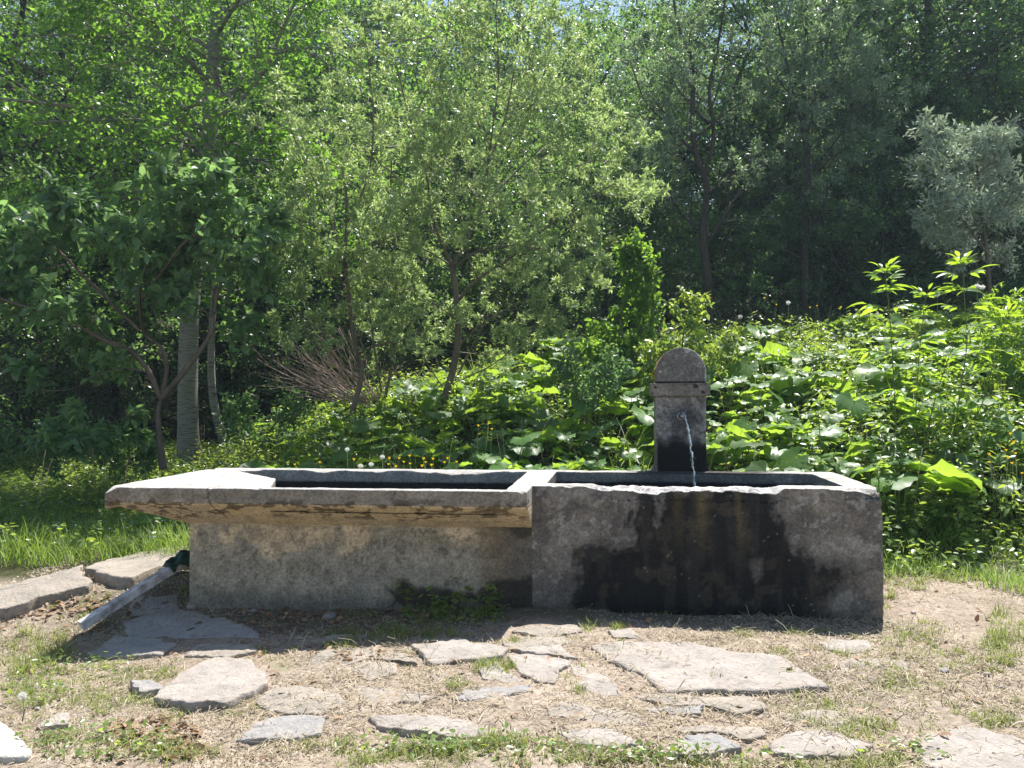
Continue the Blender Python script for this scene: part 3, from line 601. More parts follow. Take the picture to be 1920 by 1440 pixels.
SL = [
 ([(1107,1216),(1160,1208),(1290,1210),(1390,1232),(1470,1238),(1520,1270),(1555,1298),(1480,1300),(1420,1308),(1330,1302),(1240,1300),(1200,1270),(1140,1245)], M_PINK, "largest pale pink paving slab, lying in front of the right basin", .022, .05),
 ([(772,1216),(815,1212),(830,1202),(865,1200),(885,1212),(955,1218),(940,1235),(850,1245),(808,1250),(795,1235)], M_PINK, "pale paving slab with a humped back edge, below the shaded weeds", .02, .05),
 ([(955,1235),(1000,1228),(1060,1240),(1075,1248),(1050,1265),(1040,1290),(1010,1288),(975,1265)], M_PINK, "pale paving slab tapering to a blunt point towards the viewer, left of the largest slab", .014, .04),
 ([(1070,1250),(1110,1252),(1150,1285),(1170,1305),(1130,1310),(1080,1290)], M_PINK, "half buried pale slab squeezed against the left corner of the largest slab", .004, .04),
 ([(655,1292),(690,1290),(760,1300),(825,1312),(800,1320),(700,1326),(680,1322),(675,1308)], M_TAN, "long thin wedge-shaped slab among straw at the middle left", .010, .04),
 ([(855,1316),(870,1302),(930,1292),(990,1290),(1003,1302),(950,1312),(890,1320)], M_GREY, "narrow slab with a grey broken front edge in the middle of the paving", .018, .05),
 ([(692,1350),(760,1345),(860,1352),(960,1362),(1000,1375),(970,1388),(900,1392),(830,1384),(760,1378),(705,1370)], M_PINK, "long ribbed pale slab just above the green front strip of grass", .020, .05),
 ([(1018,1328),(1080,1325),(1180,1342),(1250,1358),(1200,1364),(1100,1362),(1030,1350)], M_TAN, "flat half buried slab with a cracked top, second row from the front", .006, .04),
 ([(1045,1386),(1080,1376),(1150,1374),(1175,1388),(1205,1404),(1150,1410),(1080,1402)], M_PINK, "small smooth pale slab at the front edge, first right of the long ribbed slab", .022, .05),
 ([(1255,1402),(1290,1384),(1350,1386),(1392,1408),(1360,1420),(1300,1428),(1252,1425)], M_GREY, "small grey rounded slab at the front edge with a raised right lip", .02, .05),
 ([(1440,1400),(1500,1380),(1560,1380),(1640,1410),(1600,1428),(1500,1430),(1450,1422)], M_PINK, "arched pale slab at the front edge, second from the right", .024, .06),
 ([(1722,1395),(1800,1370),(1900,1385),(1990,1430),(1950,1480),(1850,1470),(1730,1440)], M_PINK, "pitted pale slab cut by the bottom right corner", .022, .05),
 ([(1535,1205),(1570,1202),(1630,1205),(1640,1220),(1600,1228),(1550,1222)], M_PINK, "small flat pale slab by the right end of the trough's shadow", .008, .04),
 ([(165,1232),(215,1195),(290,1200),(330,1215),(300,1232),(200,1236)], M_GREY, "grey slab half in shadow under the left end of the trough", .014, .04),
 ([(345,1232),(370,1210),(470,1212),(485,1225),(420,1240)], M_TAN, "flat tan slab covered with litter just outside the shadow on the left", .004, .04),
 ([(288,1322),(340,1272),(400,1245),(470,1250),(505,1290),(470,1312),(425,1330),(380,1334),(330,1332)], M_PINK, "thick raised slab with a dark broken front face, lower left", .055, .12),
 ([(242,1288),(280,1284),(305,1302),(262,1312)], M_GREY, "small raised stone beside the thick broken slab", .05, .1),
 ([(440,1395),(480,1365),(560,1350),(605,1352),(600,1380),(560,1392),(480,1397)], M_GREY, "flat bluish grey slab near the bottom edge, left of the green strip", .024, .06),
 ([(66,1372),(100,1345),(130,1340),(128,1362),(80,1372)], M_PINK, "small pale stone lying alone at the lower left", .02, .05),
 ([(228,1168),(330,1142),(460,1178),(500,1200),(380,1196),(240,1198)], M_GREY, "large dark slab wholly in the shadow under the left rim", .008, .04),
 ([(243,1140),(262,1124),(330,1122),(335,1148),(250,1158)], M_GREY, "squarish shaded slab beside the fallen white board", .012, .04),
 ([(960,1188),(1010,1178),(1080,1178),(1095,1190),(1030,1198)], M_TAN, "thin slab touching the shadow's front edge, below the joint of the two basins", .004, .04),
 ([(940,1208),(1020,1198),(1080,1204),(1050,1216),(960,1220)], M_TAN, "thin tan slab one row before the joint of the two basins", .004, .04),
 ([(1140,1184),(1185,1184),(1200,1198),(1150,1200)], M_PINK, "small pale stone right behind the largest slab", .010, .04),
 ([(575,1206),(640,1194),(690,1195),(640,1210)], M_TAN, "narrow slab poking out of the shadow left of the weeds", .008, .04),
 ([(655,1262),(690,1242),(740,1245),(745,1268),(690,1280)], M_TAN, "buried tan slab under trampled straw, middle left", .0, .04),
 ([(500,1300),(560,1292),(630,1300),(650,1320),(600,1345),(520,1340),(478,1325)], M_TAN, "broad sunken slab under straw between the thick broken slab and the wedge slab", .008, .04),
 ([(575,1235),(640,1222),(700,1225),(765,1232),(785,1245),(740,1240),(690,1238),(640,1255),(590,1255)], M_TAN, "sunken irregular slab left of the humped pale slab", .004, .04),
 ([(1085,1240),(1050,1215),(960,1222),(975,1228),(1040,1236)], M_PINK, "thin pale slab edge wedged behind the pointed slab", .010, .04),
 ([(1180,1310),(1230,1306),(1330,1312),(1420,1318),(1440,1335),(1380,1345),(1330,1326),(1240,1326)], M_TAN, "worn slab strip bordering the front of the largest slab", .006, .04),
 ([(1460,1345),(1540,1335),(1640,1350),(1650,1372),(1560,1372),(1480,1366)], M_TAN, "worn slab under thin grass behind the arched front slab", .002, .04),
 ([(1250,1372),(1330,1366),(1430,1372),(1440,1385),(1400,1392),(1340,1378),(1270,1380)], M_TAN, "thin worn slab behind the small grey rounded front slab", .004, .04),
 ([(900,1258),(930,1250),(950,1265),(985,1282),(940,1288),(905,1280)], M_PINK, "small pale slab under the bright grass tuft in the middle", .006, .04),
 ([(1560,1245),(1620,1238),(1700,1244),(1710,1262),(1640,1268),(1575,1262)], M_TAN, "sunken slab among straw right of the largest slab", .002, .04),
 ([(800,1272),(860,1262),(890,1268),(870,1285),(830,1288)], M_TAN, "small buried stone by the bright grass tuft", .004, .04),
 ([(1205,1335),(1260,1330),(1320,1332),(1310,1345),(1240,1345)], M_GREY, "small grey stone below the largest slab", .006, .04),
]
for i, (pp, mt, lb, ri_, th) in enumerate(SL): slab(pp, mt, lb, ri_ * .40 + .009 if ri_ < .05 else ri_ * .62 , th, seed=200 + i * 7, bumpy=1.9)
for pp, lb, sd_ in (([(-60,1180),(-10,1122),(60,1102),(150,1088),(164,1112),(90,1136),(30,1160)], "long grey step stone with a broken edge at the left border", 401),
                    ([(158,1082),(230,1060),(350,1035),(380,1040),(370,1066),(300,1078),(250,1102),(205,1098)], "tilted grey step stone behind the fallen white board", 407)):
    slab(pp, M_TAN, lb, .075, .17, seed=sd_, name="step_stone", cat="step stone", group="step stones left of the trough", jag=.025)
# the raw bank between and under the step stones
def pebble(px, py, s, mat, label=None, seed=1, flat=.6):
    P = hit(px, py); bm = bmesh.new(); bmesh.ops.create_icosphere(bm, subdivisions=3, radius=1)
    for v in bm.verts:
        q = v.co * 1.3; k = .75 + .5 * float(noise(q.x + seed, q.y, q.z, seed)) ; c_ = 1.0
        v.co = Vector((v.co.x * s * k, v.co.y * s * .8 * k, max(v.co.z, -.3) * s * flat * k))
    me = bpy.data.meshes.new("loose_stone"); bm.to_mesh(me); bm.free()
    o = link("loose_stone", me, mat, None, False, (P[0], P[1], P[2] + s * flat * .35)); o.rotation_euler = (0, 0, seed * 1.7)
    return tag(o, label, "stone", "loose stones on the yard")
pebble(362, 1140, .055, M_TAN, "fist-sized tan stone at the foot of the ochre basin's left end", 3)
pebble(618, 1158, .045, M_GREY, "grey stone in the shadow of the ochre basin", 8, .5)
pebble(475, 1146, .022, M_GREY, "tiny stone in deep shadow by the ochre basin", 9)
pebble(1387, 1159, .018, M_PINK, "tiny pale stone at the foot of the black stained wall", 12)
pebble(1395, 1308, .016, M_GREY, "dark pebble at the front lip of the largest slab", 14)
pebble(1770, 1258, .026, M_GREY, "dark pebble alone on the dirt at the right", 15, .45)
for i, (x, y, s) in enumerate(((1650,1195,.014),(1712,1150,.018),(1680,1130,.014),(1730,1128,.02),(1760,1140,.016),(1690,1155,.012),(1745,1112,.018),(1800,1120,.014),(1850,1265,.016),(1880,1290,.014),(1830,1300,.012),(1900,1240,.014),(1640,1345,.012),(70,1330,.014),(180,1290,.012))):
    o = pebble(x, y, s, M_PINK, "pale gravel-sized stone scattered on the dirt", 20 + i); o["group"] = "scattered pale pebbles"

def board(name, p0, p1, wdt, thk, mat, label, cat, up_=(0, 0, 1), side=None):
    p0 = np.array(p0); p1 = np.array(p1); L = np.linalg.norm(p1 - p0); d = (p1 - p0) / L; s_ = unit(np.cross(d, np.array(up_))) ; n_ = np.cross(s_, d)
    nseg = 24; V = []
    for i in range(nseg + 1):
        q = i / nseg * L; wob = .003 * math.sin(q * 9)
        for sx, sz_ in ((-1, -1), (1, -1), (1, .93), (.97, 1), (-.97, 1), (-1, .93)):
            e = .004 * float(noise(q * 30, sx * 3.0, sz_ * 2.0))
            V.append(d * (q - L / 2 + (e * 3 if i in (0, nseg) else 0)) + s_ * (sx * (wdt / 2 - e) + wob) + n_ * (sz_ * thk / 2))
    Lp = []; Z = []
    for i in range(nseg):
        for j in range(6): Lp += [i * 6 + j, i * 6 + (j + 1) % 6, i * 6 + 6 + (j + 1) % 6, i * 6 + 6 + j]; Z.append(4)
    Lp += list(range(6))[::-1] + list(range(nseg * 6, nseg * 6 + 6)); Z += [6, 6]
    me = mk_mesh(name, np.array(V), Lp, Z)
    o = link(name, me, mat, None, False, (p0 + p1) / 2); me.polygons.foreach_set("use_smooth", np.zeros(len(me.polygons), bool)); return tag(o, label, cat)
M_WPAINT = plain_mat("flaking_white_paint", (.66, .64, .64), (.26, .23, .22), 12, .75, .6, .006, (1, 1.6, 1))
pl0 = at(150, 1166, 5.02); pl0[2] = float(ground_z(pl0[0], pl0[1])) + .05
pl1 = at(372, 1036, 5.62)
board("wooden_board", pl0, pl1, .062, .052, M_WPAINT, "white painted board leaning on the trough's left end, its foot in the dirt", "board", up_=(-.35, -.55, 1))
b0 = hit(-60, 1352) if False else None
slab([(-70,1340),(0,1366),(22,1380),(62,1424),(50,1433),(0,1436),(-60,1420)], stone_mat('cream_stone', (.62, .60, .53), (.55, .52, .45), (.42, .39, .33)), 'smooth cream white slab end in the bottom left corner', .03, .06, seed=777, name='pale_slab', cat='slab', group=None, jag=.003, bumpy=.4)
#; b1 = hit(58, 1428); b0[2] += .02; b1[2] += .02
# dark green rag on the board
M_RAG = plain_mat("green_rag", (.010, .035, .022), (.02, .06, .04), 14, .7, .5, .01)
cpt = pl0 + (pl1 - pl0) * .84; bd = unit(pl1 - pl0); bs = unit(np.cross(bd, np.array([-.35, -.55, 1.0]))); bn = np.cross(bs, bd)
gu, gv = np.meshgrid(np.linspace(-.10, .15, 30), np.linspace(-.10, .10, 24), indexing='ij')
wv_ = .75 + .35 * sm(-.19, .1, gu); gv = gv * wv_ + .02 * np.sin(gu * 40); over = np.maximum(np.abs(gv) - .04, 0)
lift = .045 - over * .9 + .045 * (fbm(gu * 13, gv * 13, s=501, o=3) - .5) * 1.6 + .012 * np.sin(gu * 60 + gv * 30)
RV = gu[..., None] * bd + (gv - np.sign(gv) * over * .45)[..., None] * bs + lift[..., None] * bn
qi = (np.arange(29)[:, None] * 24 + np.arange(23)[None]).ravel()
me = mk_mesh("green_rag", RV.reshape(-1, 3), np.stack([qi, qi + 24, qi + 25, qi + 1], -1).ravel(), np.full(len(qi), 4)); o = link("green_rag", me, M_RAG, None, True, cpt)
md = o.modifiers.new("thick", 'SOLIDIFY'); md.thickness = .005
tag(o, "crumpled dark green cloth hung over the upper end of the white board", "cloth")

# ------------------------------------------------------------------ litter, straw and grass of the yard
rng = np.random.default_rng(11)
def inside_trough(x, y, mgn=.0):
    dx = x - TX; dy = y - TY; a = dx * Uv[0] + dy * Uv[1]; b = dx * Nv[0] + dy * Nv[1]
    return (a > -4.27 - mgn) & (a < mgn) & (b > -mgn) & (b < W_ + mgn)
# slab mask: fewer straws on stones
SP = [np.array([hit(*q)[:2] for q in s_[0]]) for s_ in SL[:20]]
def on_slab(x, y):
    r = np.full(x.shape, -1e9)
    for P in SP: r = np.maximum(r, poly_sd(x, y, P))
    return r
n = 170000
x = rng.uniform(-3.6, 3.8, n); y = 2.5 + (rng.random(n) ** 1.25) * 4.3
den = .06 + 1.5 * np.clip(fbm(x * 1.9, y * 1.9, s=21, o=4) - .30, 0, 1) ** 1.0 * 1.6 ; os_ = on_slab(x, y)
keep = (rng.random(n) < den * np.where(os_ > .01, .04 + .32 * (fbm(x * 4, y * 4, s=23, o=3) > .56), 1)) & ~inside_trough(x, y) & (noise(x * 9, y * 9, s=77) > .18) & ~((y > 6.1) & (x > -2))
x, y = x[keep], y[keep]; n = len(x); osk = os_[keep]
z = ground_z(x, y) + .003 + np.where(osk > 0, .012, 0)
az = rng.random(n) * 2 * np.pi; el = rng.normal(.10, .30, n)
D = np.stack([np.cos(az) * np.cos(el), np.sin(az) * np.cos(el), np.sin(el)], -1); N_ = unit(np.stack([rng.normal(0, .35, n), rng.normal(0, .35, n), np.ones(n)], -1))
S = rng.uniform(.014, .062, n) * np.where(rng.random(n) < .05, 2.2, 1); WX = rng.uniform(.0016, .0045, n) / S
tag(link("straw", leaves_mesh("straw", STRAW, np.stack([x, y, z], -1), D, N_, S, rng.random(n) ** .8, WX), M_DRYGRASS), kind="stuff")
n = 5200
x = rng.uniform(-3.4, 3.8, n); y = 2.5 + rng.random(n) * 3.6; gz = np.interp(x, [-3.4, -1, .5, 3.8], [1, .6, .3, .4])
near = np.exp(-((y - 4.75 + .12 * x) / .45) ** 2) * (x < 0.2)
keep = (rng.random(n) < (.25 + .75 * near) * gz * (noise(x * 2, y * 2, s=92) > .35)) & ~inside_trough(x, y); x, y = x[keep], y[keep]; n = len(x)
tag(link("leaf_litter", leaves_mesh("leaf_litter", OVAL, np.stack([x, y, ground_z(x, y) + .012], -1), np.stack([rng.normal(size=n), rng.normal(size=n), rng.normal(0, .25, n)], -1), unit(np.stack([rng.normal(0, .5, n), rng.normal(0, .5, n), np.ones(n)], -1)), rng.uniform(.02, .05, n)), M_DEADLEAF), kind="stuff")
# crumbs of soil and grit
n = 36000; x = rng.uniform(-3.6, 3.8, n); y = 2.5 + rng.random(n) ** 1.3 * 4.0
keep = ~inside_trough(x, y) & (noise(x * 3, y * 3, s=95) > .35) & (on_slab(x, y) < 0); x, y = x[keep], y[keep]; n = len(x)
GR = [T([(-.5, 0, 0), (.5, .1, 0), (.1, .9, .1), (0, .4, .6)], [(0, 1, 3), (1, 2, 3), (2, 0, 3)])]
tag(link("soil_crumbs", leaves_mesh("soil_crumbs", GR, np.stack([x, y, ground_z(x, y) - .001], -1), np.stack([rng.normal(size=n), rng.normal(size=n), np.zeros(n)], -1), np.tile([0, 0, 1.0], (n, 1)), rng.uniform(.005, .018, n)), plain_mat("crumb", (.20, .14, .10), (.46, .39, .32), 30, .9, 0)), kind="stuff")

def grass_field(name, x, y, h, wdt, mat, lean=.35, seed=1, zoff=-.004, var=None):
    r = np.random.default_rng(seed); n = len(x); az = r.random(n) * 2 * np.pi; le = np.abs(r.normal(lean, .25, n))
    D = np.stack([np.cos(az) * le, np.sin(az) * le, np.ones(n)], -1); Nn = np.stack([-np.cos(az), -np.sin(az), le * 1.0], -1)
    h = h * r.uniform(.45, 1.25, n)
    P = np.stack([x, y, ground_z(x, y) + zoff], -1)
    return tag(link(name, leaves_mesh(name, BLADE, P, D, Nn, h, var, wdt * r.uniform(.6, 1.4, n) / h, seed), mat), kind="stuff")
# tufts: photo pixel, radius px, blades, height
TU = [(930,1256,32,14,420,.075),(858,1290,24,9,240,.05),(1130,1176,38,9,260,.06),(1385,1190,34,9,220,.055),(1505,1185,38,7,240,.055),(1455,1226,16,7,120,.045),
 (700,1196,90,10,700,.07),(830,1192,60,8,420,.07),(640,1212,30,10,300,.06),(1640,1215,120,28,600,.045),(1720,1190,60,22,500,.05),(1900,1190,50,45,900,.09),(1840,1235,60,30,500,.06),
 (1080,1300,20,8,100,.04),(1340,1270,20,8,60,.04),(1700,1280,70,25,500,.04),(1500,1330,60,30,520,.04),(1600,1370,90,22,700,.045),(1860,1355,50,16,400,.045),(1780,1240,40,18,240,.04),
 (600,1400,110,16,500,.035),(760,1402,120,14,800,.04),(950,1404,150,15,950,.045),(1180,1428,120,14,600,.045),(1350,1436,150,10,400,.045),(860,1430,260,14,1000,.04),(1600,1438,140,10,600,.05),
 (150,1265,150,20,900,.05),(60,1230,70,40,900,.12),(260,1262,90,20,700,.045),(200,1310,90,26,700,.05),(70,1300,60,30,500,.07),(450,1330,60,14,300,.035),(310,1345,40,24,200,.06),(200,1400,120,30,700,.05),(340,1420,80,20,500,.055),
 (120,1150,60,18,320,.04),(190,1130,40,14,200,.04),(1670,1130,18,26,180,.06),(1690,1100,60,12,380,.07),(1800,1082,90,14,700,.09),(1400,1136,160,8,260,.07),(1240,1146,60,8,160,.07),(1500,1146,60,6,160,.06),(830,1150,90,22,700,.09),(890,1120,70,18,300,.10),(660,1160,60,10,200,.05),(345,1120,12,14,50,.09),(490,1225,60,14,200,.035),(1010,1210,90,14,260,.035),(1180,1240,40,12,160,.035),(350,1290,160,60,600,.03),(1150,1240,500,50,900,.03),(1700,1300,220,90,1800,.035),(120,1340,130,60,900,.04)]
gxs = []; gys = []; ghs = []
for (px, py, rx, ry, nb, hh) in TU:
    k = max(3, nb // 26)
    for _ in range(k):
        aa = rng.random() * 6.28; rr_ = math.sqrt(rng.random()); P = hit(px + rx * rr_ * math.cos(aa), py + ry * rr_ * math.sin(aa))
        m_ = int(26 * rng.uniform(.5, 1.5)); sp_ = rng.uniform(.012, .035)
        gxs.append(P[0] + rng.normal(0, sp_, m_)); gys.append(P[1] + rng.normal(0, sp_, m_)); ghs.append(np.full(m_, hh * rng.uniform(.6, 1.3)))
gxs = np.concatenate(gxs); gys = np.concatenate(gys); ghs = np.concatenate(ghs); k = ~inside_trough(gxs, gys)
grass_field("grass_tufts", gxs[k], gys[k], ghs[k] * .85, .0036, M_YARD, .5, 5)
# clover-like low leaves among the front grass and shaded weeds
def low_leaves(name, spots, mat, size, hmax, seed):
    r = np.random.default_rng(seed); P = []
    for (px, py, rx, ry, nb) in spots:
        for _ in range(nb):
            aa = r.random() * 6.28; rr_ = math.sqrt(r.random()); q = hit(px + rx * rr_ * math.cos(aa), py + ry * rr_ * math.sin(aa)); q[2] += r.uniform(.005, hmax); P.append(q)
    P = np.array(P); n = len(P); P = P[~inside_trough(P[:, 0], P[:, 1])]; n = len(P)
    return tag(link(name, leaves_mesh(name, OVAL, P, np.stack([r.normal(size=n), r.normal(size=n), r.normal(.1, .3, n)], -1), unit(np.stack([r.normal(0, .4, n), r.normal(-.1, .4, n), np.ones(n)], -1)), r.uniform(.5, 1.3, n) * size, seed=seed), mat), kind="stuff")
low_leaves("ground_weeds", [(850,1160,95,24,200),(920,1130,50,30,90),(760,1406,130,18,110),(930,1410,160,18,140),(60,1300,70,34,160),(140,1250,120,18,160),(1220,1424,120,12,120),(180,1400,160,30,240),(740,1190,40,8,80),(830,1120,60,24,120),(1700,1420,100,14,60),(1290,1436,200,10,80)], M_UNDER, .028, .06, 51)

# ------------------------------------------------------------------ trees
def rot_about(v, k, a):
    return v * math.cos(a) + np.cross(k, v) * math.sin(a) + k * np.dot(k, v) * (1 - math.cos(a))
class Tree:
    def __init__(s, seed): s.r = np.random.default_rng(seed); s.poly = []; s.A = []; s.AD = []
    def limb(s, pts, r0, r1):
        """a drawn limb; returns smoothed points, radii"""
        P = np.array(pts, float); k = max(len(P) * 4, 6); u = np.linspace(0, len(P) - 1, k); i = np.clip(u.astype(int), 0, len(P) - 2); f = (u - i)[:, None]
        p0 = P[np.clip(i - 1, 0, None)]; p1 = P[i]; p2 = P[i + 1]; p3 = P[np.clip(i + 2, None, len(P) - 1)]
        Q = .5 * ((2 * p1) + (p2 - p0) * f + (2 * p0 - 5 * p1 + 4 * p2 - p3) * f ** 2 + (3 * p1 - p0 - 3 * p2 + p3) * f ** 3)
        R = np.linspace(r0, r1, k); s.poly.append((Q, R)); return Q, R
    def grow(s, p, d, L, r, lv, spec):
        """spec: list per level of dict(n, ang, ratio, seg, wob, up, leaf)"""
        sp = spec[lv]; n = sp['seg']; rg = s.r; st = L / n; pts = [p]; dd = d / np.linalg.norm(d)
        for i in range(n):
            dd = dd + rg.normal(0, sp['wob'], 3) + np.array([0, 0, sp['up']]); dd = dd / np.linalg.norm(dd); pts.append(pts[-1] + dd * st)
        P = np.array(pts); R = np.linspace(r, max(r * .35, .0012), n + 1); s.poly.append((P, R))
        if lv + 1 < len(spec): s.kids(P, R, L, lv, spec, sp)
        if sp.get('leaf'): s.leaf(P, sp['leaf'], sp.get('l0', .1))
    def kids(s, P, R, L, lv, spec, sp, t0=None):
        rg = s.r; nk = sp['n']; t0 = sp.get('t0', .2) if t0 is None else t0; a0 = rg.random() * 6.28
        for k in range(nk):
            t = t0 + (1 - t0) * (k + rg.random() * .8) / nk; t = min(t, .99); f = t * (len(P) - 1); i = int(f); q = P[i] + (P[i + 1] - P[i]) * (f - i)
            dd = unit(P[i + 1] - P[i]); ref = np.array([0, 0, 1.0]) if abs(dd[2]) < .9 else np.array([1.0, 0, 0]); b = unit(np.cross(dd, ref))
            a0 += 2.4 + rg.normal(0, .4); ax = rot_about(b, dd, a0); an = math.radians(sp['ang']) * rg.uniform(.7, 1.25)
            nd_ = rot_about(dd, ax, an); nd_[2] *= sp.get('flat', 1.0)
            rr = R[i] * sp.get('rr', .55)
            s.grow(q, nd_, L * sp['ratio'] * (1.1 - .55 * (t - t0)) * rg.uniform(.7, 1.2), max(rr, .0015), lv + 1, spec)
    def leaf(s, P, n, l0=.1):
        rg = s.r; t = (l0 + (1 - l0) * (np.arange(n) + rg.random(n)) / n) * (len(P) - 1); t = np.clip(t, 0, len(P) - 1.001); i = t.astype(int); f = (t - i)[:, None]
        q = P[i] + (P[i + 1] - P[i]) * f; dd = unit(P[i + 1] - P[i]); s.A.append(q); s.AD.append(dd)
    def build(s, name, loc, label, cat, bark, leafm, tmpl, size, out=.8, upn=1.0, hang=0.0, group=None, seed=1, extra=0, spread=.02, sides=6, tname="trunk", cname="crown", wx=None):
        rg = np.random.default_rng(seed); root = empty(name, loc, label, cat, group)
        link(tname, tubes_mesh(tname, s.poly, sides), bark, root, True)
        if s.A:
            A = np.concatenate(s.A); AD = np.concatenate(s.AD)
            if extra: A = np.concatenate([A] * (1 + extra)); AD = np.concatenate([AD] * (1 + extra))
            n = len(A); A = A + rg.normal(0, spread, (n, 3))
            D = unit(AD * (1 - out) + rdir(rg, n) * out + np.array([0, 0, -hang])); N_ = unit(rg.normal(0, .55, (n, 3)) + np.array([0, 0, upn]))
            o = link(cname, leaves_mesh(cname, tmpl, A, D, N_, size * rg.uniform(.6, 1.25, n), seed=seed, WX=None), leafm, root)
            print(name, "leaves", n)
        return root
def copy_thing(root, loc, rz, sc, label=None):
    r = root.copy(); COL.objects.link(r); r.location = tuple(loc); r.rotation_euler = (0, 0, rz); r.scale = sc if isinstance(sc, tuple) else (sc,) * 3
    if label: r["label"] = label
    for ch in root.children:
        c = ch.copy(); COL.objects.link(c); c.parent = r
    return r
def px_pts(L, base):
    """[(px,py,distance)] of the photograph -> points relative to the base"""
    return np.array([at(*q) for q in L]) - np.array(base)

# --- forest trees: four kinds, then copies through the wood
def forest_tree(seed, Ht, r0, clear, spread_, nb, leafn, dens=1):
    T_ = Tree(seed); rg = T_.r
    pts = [(0, 0, -.6)] + [(rg.normal(0, .12) * k * .5, rg.normal(0, .12) * k * .5, Ht * k / 6) for k in range(1, 7)]
    P, R = T_.limb(pts, r0, .02)
    spec = [dict(n=nb, ang=72, ratio=spread_ / Ht, t0=clear, rr=.38, flat=.7),
            dict(n=8, ang=52, ratio=.46, seg=6, wob=.10, up=.03, t0=.15, rr=.5, flat=.45, leaf=14),
            dict(n=6, ang=48, ratio=.5, seg=4, wob=.14, up=.01, t0=.15, rr=.5, flat=.6, leaf=int(10 * dens)),
            dict(n=0, ang=40, ratio=.5, seg=3, wob=.2, up=-.01, leaf=leafn)]
    T_.kids(P, R, Ht, 0, spec, spec[0]); return T_
protos = []
for i, (ht, r0, cl, spd, nb, lf, sz) in enumerate(((13.0, .19, .28, 4.4, 34, 12, .115), (16.0, .24, .34, 4.8, 36, 12, .12), (10.5, .13, .14, 3.8, 30, 12, .105), (7.0, .08, .08, 2.9, 24, 12, .10))):
    T_ = forest_tree(300 + i, ht, r0, cl, spd, int(nb * .85), lf)
    protos.append((T_, sz))
FT = []   # (x, y, kind, scale)
rg = np.random.default_rng(77)
# front row traced from the photograph: px of trunk, distance, kind, scale
for px, D_, k, s_ in ((35,18,0,.95),(125,21,1,.9),(420,20,1,.8),(495,22,0,1.0),(-120,19,2,1.0),(210,24,2,1.2),(620,24,0,1.0),(700,28,1,1.0),(860,25,2,1.15),(1000,27,0,1.05),(1130,23,2,1.0),(1345,20,2,1.05),(1445,22,0,.98),(1560,21,1,.9),(1640,20.5,2,1.0),(1760,20,1,.95),(1890,22,0,1.05),(1990,21,1,.9),(2120,19,2,1.2),(-260,23,1,1.0),(1250,26,0,.9),
                      (60,24,3,1.3),(-40,13.8,3,.75),(150,15.5,3,.8),(300,19,3,.9),(560,19,3,.9),(760,20,3,1.0),(1040,19,3,.95),(1400,19.5,3,1),(1590,19.5,3,1.0),(1700,19.5,3,.9),(1820,20,3,1.1),(2010,20,3,1.1),(1230,19,3,.9),(-60,17.5,3,1.0),(440,26,3,1.4),(920,22,3,1.2),(620,15.5,3,.7),(800,16.5,3,.75),(960,15.5,3,.65),(1130,16.5,3,.7),(1460,17.0,3,.7),(1640,17.5,3,.75),(1770,17.5,3,.8),(1900,17,3,.8),(1360,16.2,3,.6),(540,18,3,.9),(880,18,3,.95),(260,22,3,1.2),(1560,16.5,3,.6)):
    P = at(px, 700, D_); FT.append((P[0], P[1], k, s_))
for row, (D_, st) in enumerate(((31, 3.6), (38, 4.2), (47, 5.0), (58, 6.0), (72, 7.5))):
    xx = -D_ * .80
    while xx < D_ * .85:
        pxx = 960 + 1525 * xx / D_
        if (1275 < pxx < 1470) or (-60 < pxx < 70) or (row > 0 and 560 < pxx < 640): xx += 1.0; continue
        FT.append((xx + rg.normal(0, .8), D_ + rg.normal(0, 1.6), int(rg.integers(0, 3)), rg.uniform(.85, 1.2))); xx += st * rg.uniform(.8, 1.25)
first = {}
NM = ["tall forest tree with a dark trunk and layered leafy boughs", "towering forest tree with a high clear trunk", "forest tree leafy nearly to the ground", "low young tree filling the shade under the wood"]
for i, (x, y, k, s_) in enumerate(FT):
    zz = float(ground_z(x, y, False)) - .1
    if k not in first:
        T_, sz = protos[k]
        first[k] = T_.build("forest_tree", (x, y, zz), NM[k], "tree", M_BARKDARK, M_FOREST, OVAL_LOW, sz, out=.75, upn=1.3, group="trees of the wood: " + NM[k], seed=50 + k, sides=7, spread=.05)
        first[k].scale = (s_,) * 3; first[k].rotation_euler = (0, 0, rg.random() * 6.28)
    else:
        copy_thing(first[k], (x, y, zz), rg.random() * 6.28, (s_, s_, s_ * rg.uniform(.92, 1.08)), {1: 'forest tree with the second dark trunk from the left border'}.get(i))

# --- slender birch at the left and the big leafy tree over it
def bark_birch():
    m, t, out = mat_new("birch_bark"); co = nd(t, "ShaderNodeTexCoord").outputs["Object"]
    mp = nd(t, "ShaderNodeMapping"); mp.inputs["Scale"].default_value = (3, 3, 26); t.links.new(co, mp.inputs[0])
    n1 = noise_node(t, 2.2, 6, .7, mp.outputs[0]); n2 = noise_node(t, 4, 5, .6, co)
    c = mixc(t, ramp(t, n1, .50, .60), (.22, .21, .175), (.09, .08, .06)); c = mixc(t, ramp(t, n2, .55, .68, 0, .8), c, (.16, .17, .09))
    p = nd(t, "ShaderNodeBsdfPrincipled"); t.links.new(c, p.inputs["Base Color"]); p.inputs["Roughness"].default_value = .8
    t.links.new(bump(t, n1, .5, .02), p.inputs["Normal"]); t.links.new(p.outputs[0], out.inputs[0]); return m
M_BIRCH = bark_birch()
D0 = 12.5; base = at(356, 868, D0); base[2] = float(ground_z(base[0], base[1], False))
T_ = Tree(9)
P, R = T_.limb(px_pts([(356, 900, D0), (352, 740, D0), (358, 560, D0), (378, 400, D0 + .1), (392, 240, D0), (402, 90, D0), (415, -60, D0), (425, -260, D0), (432, -460, D0)], base), .165, .05)
R[:3] *= 1.12
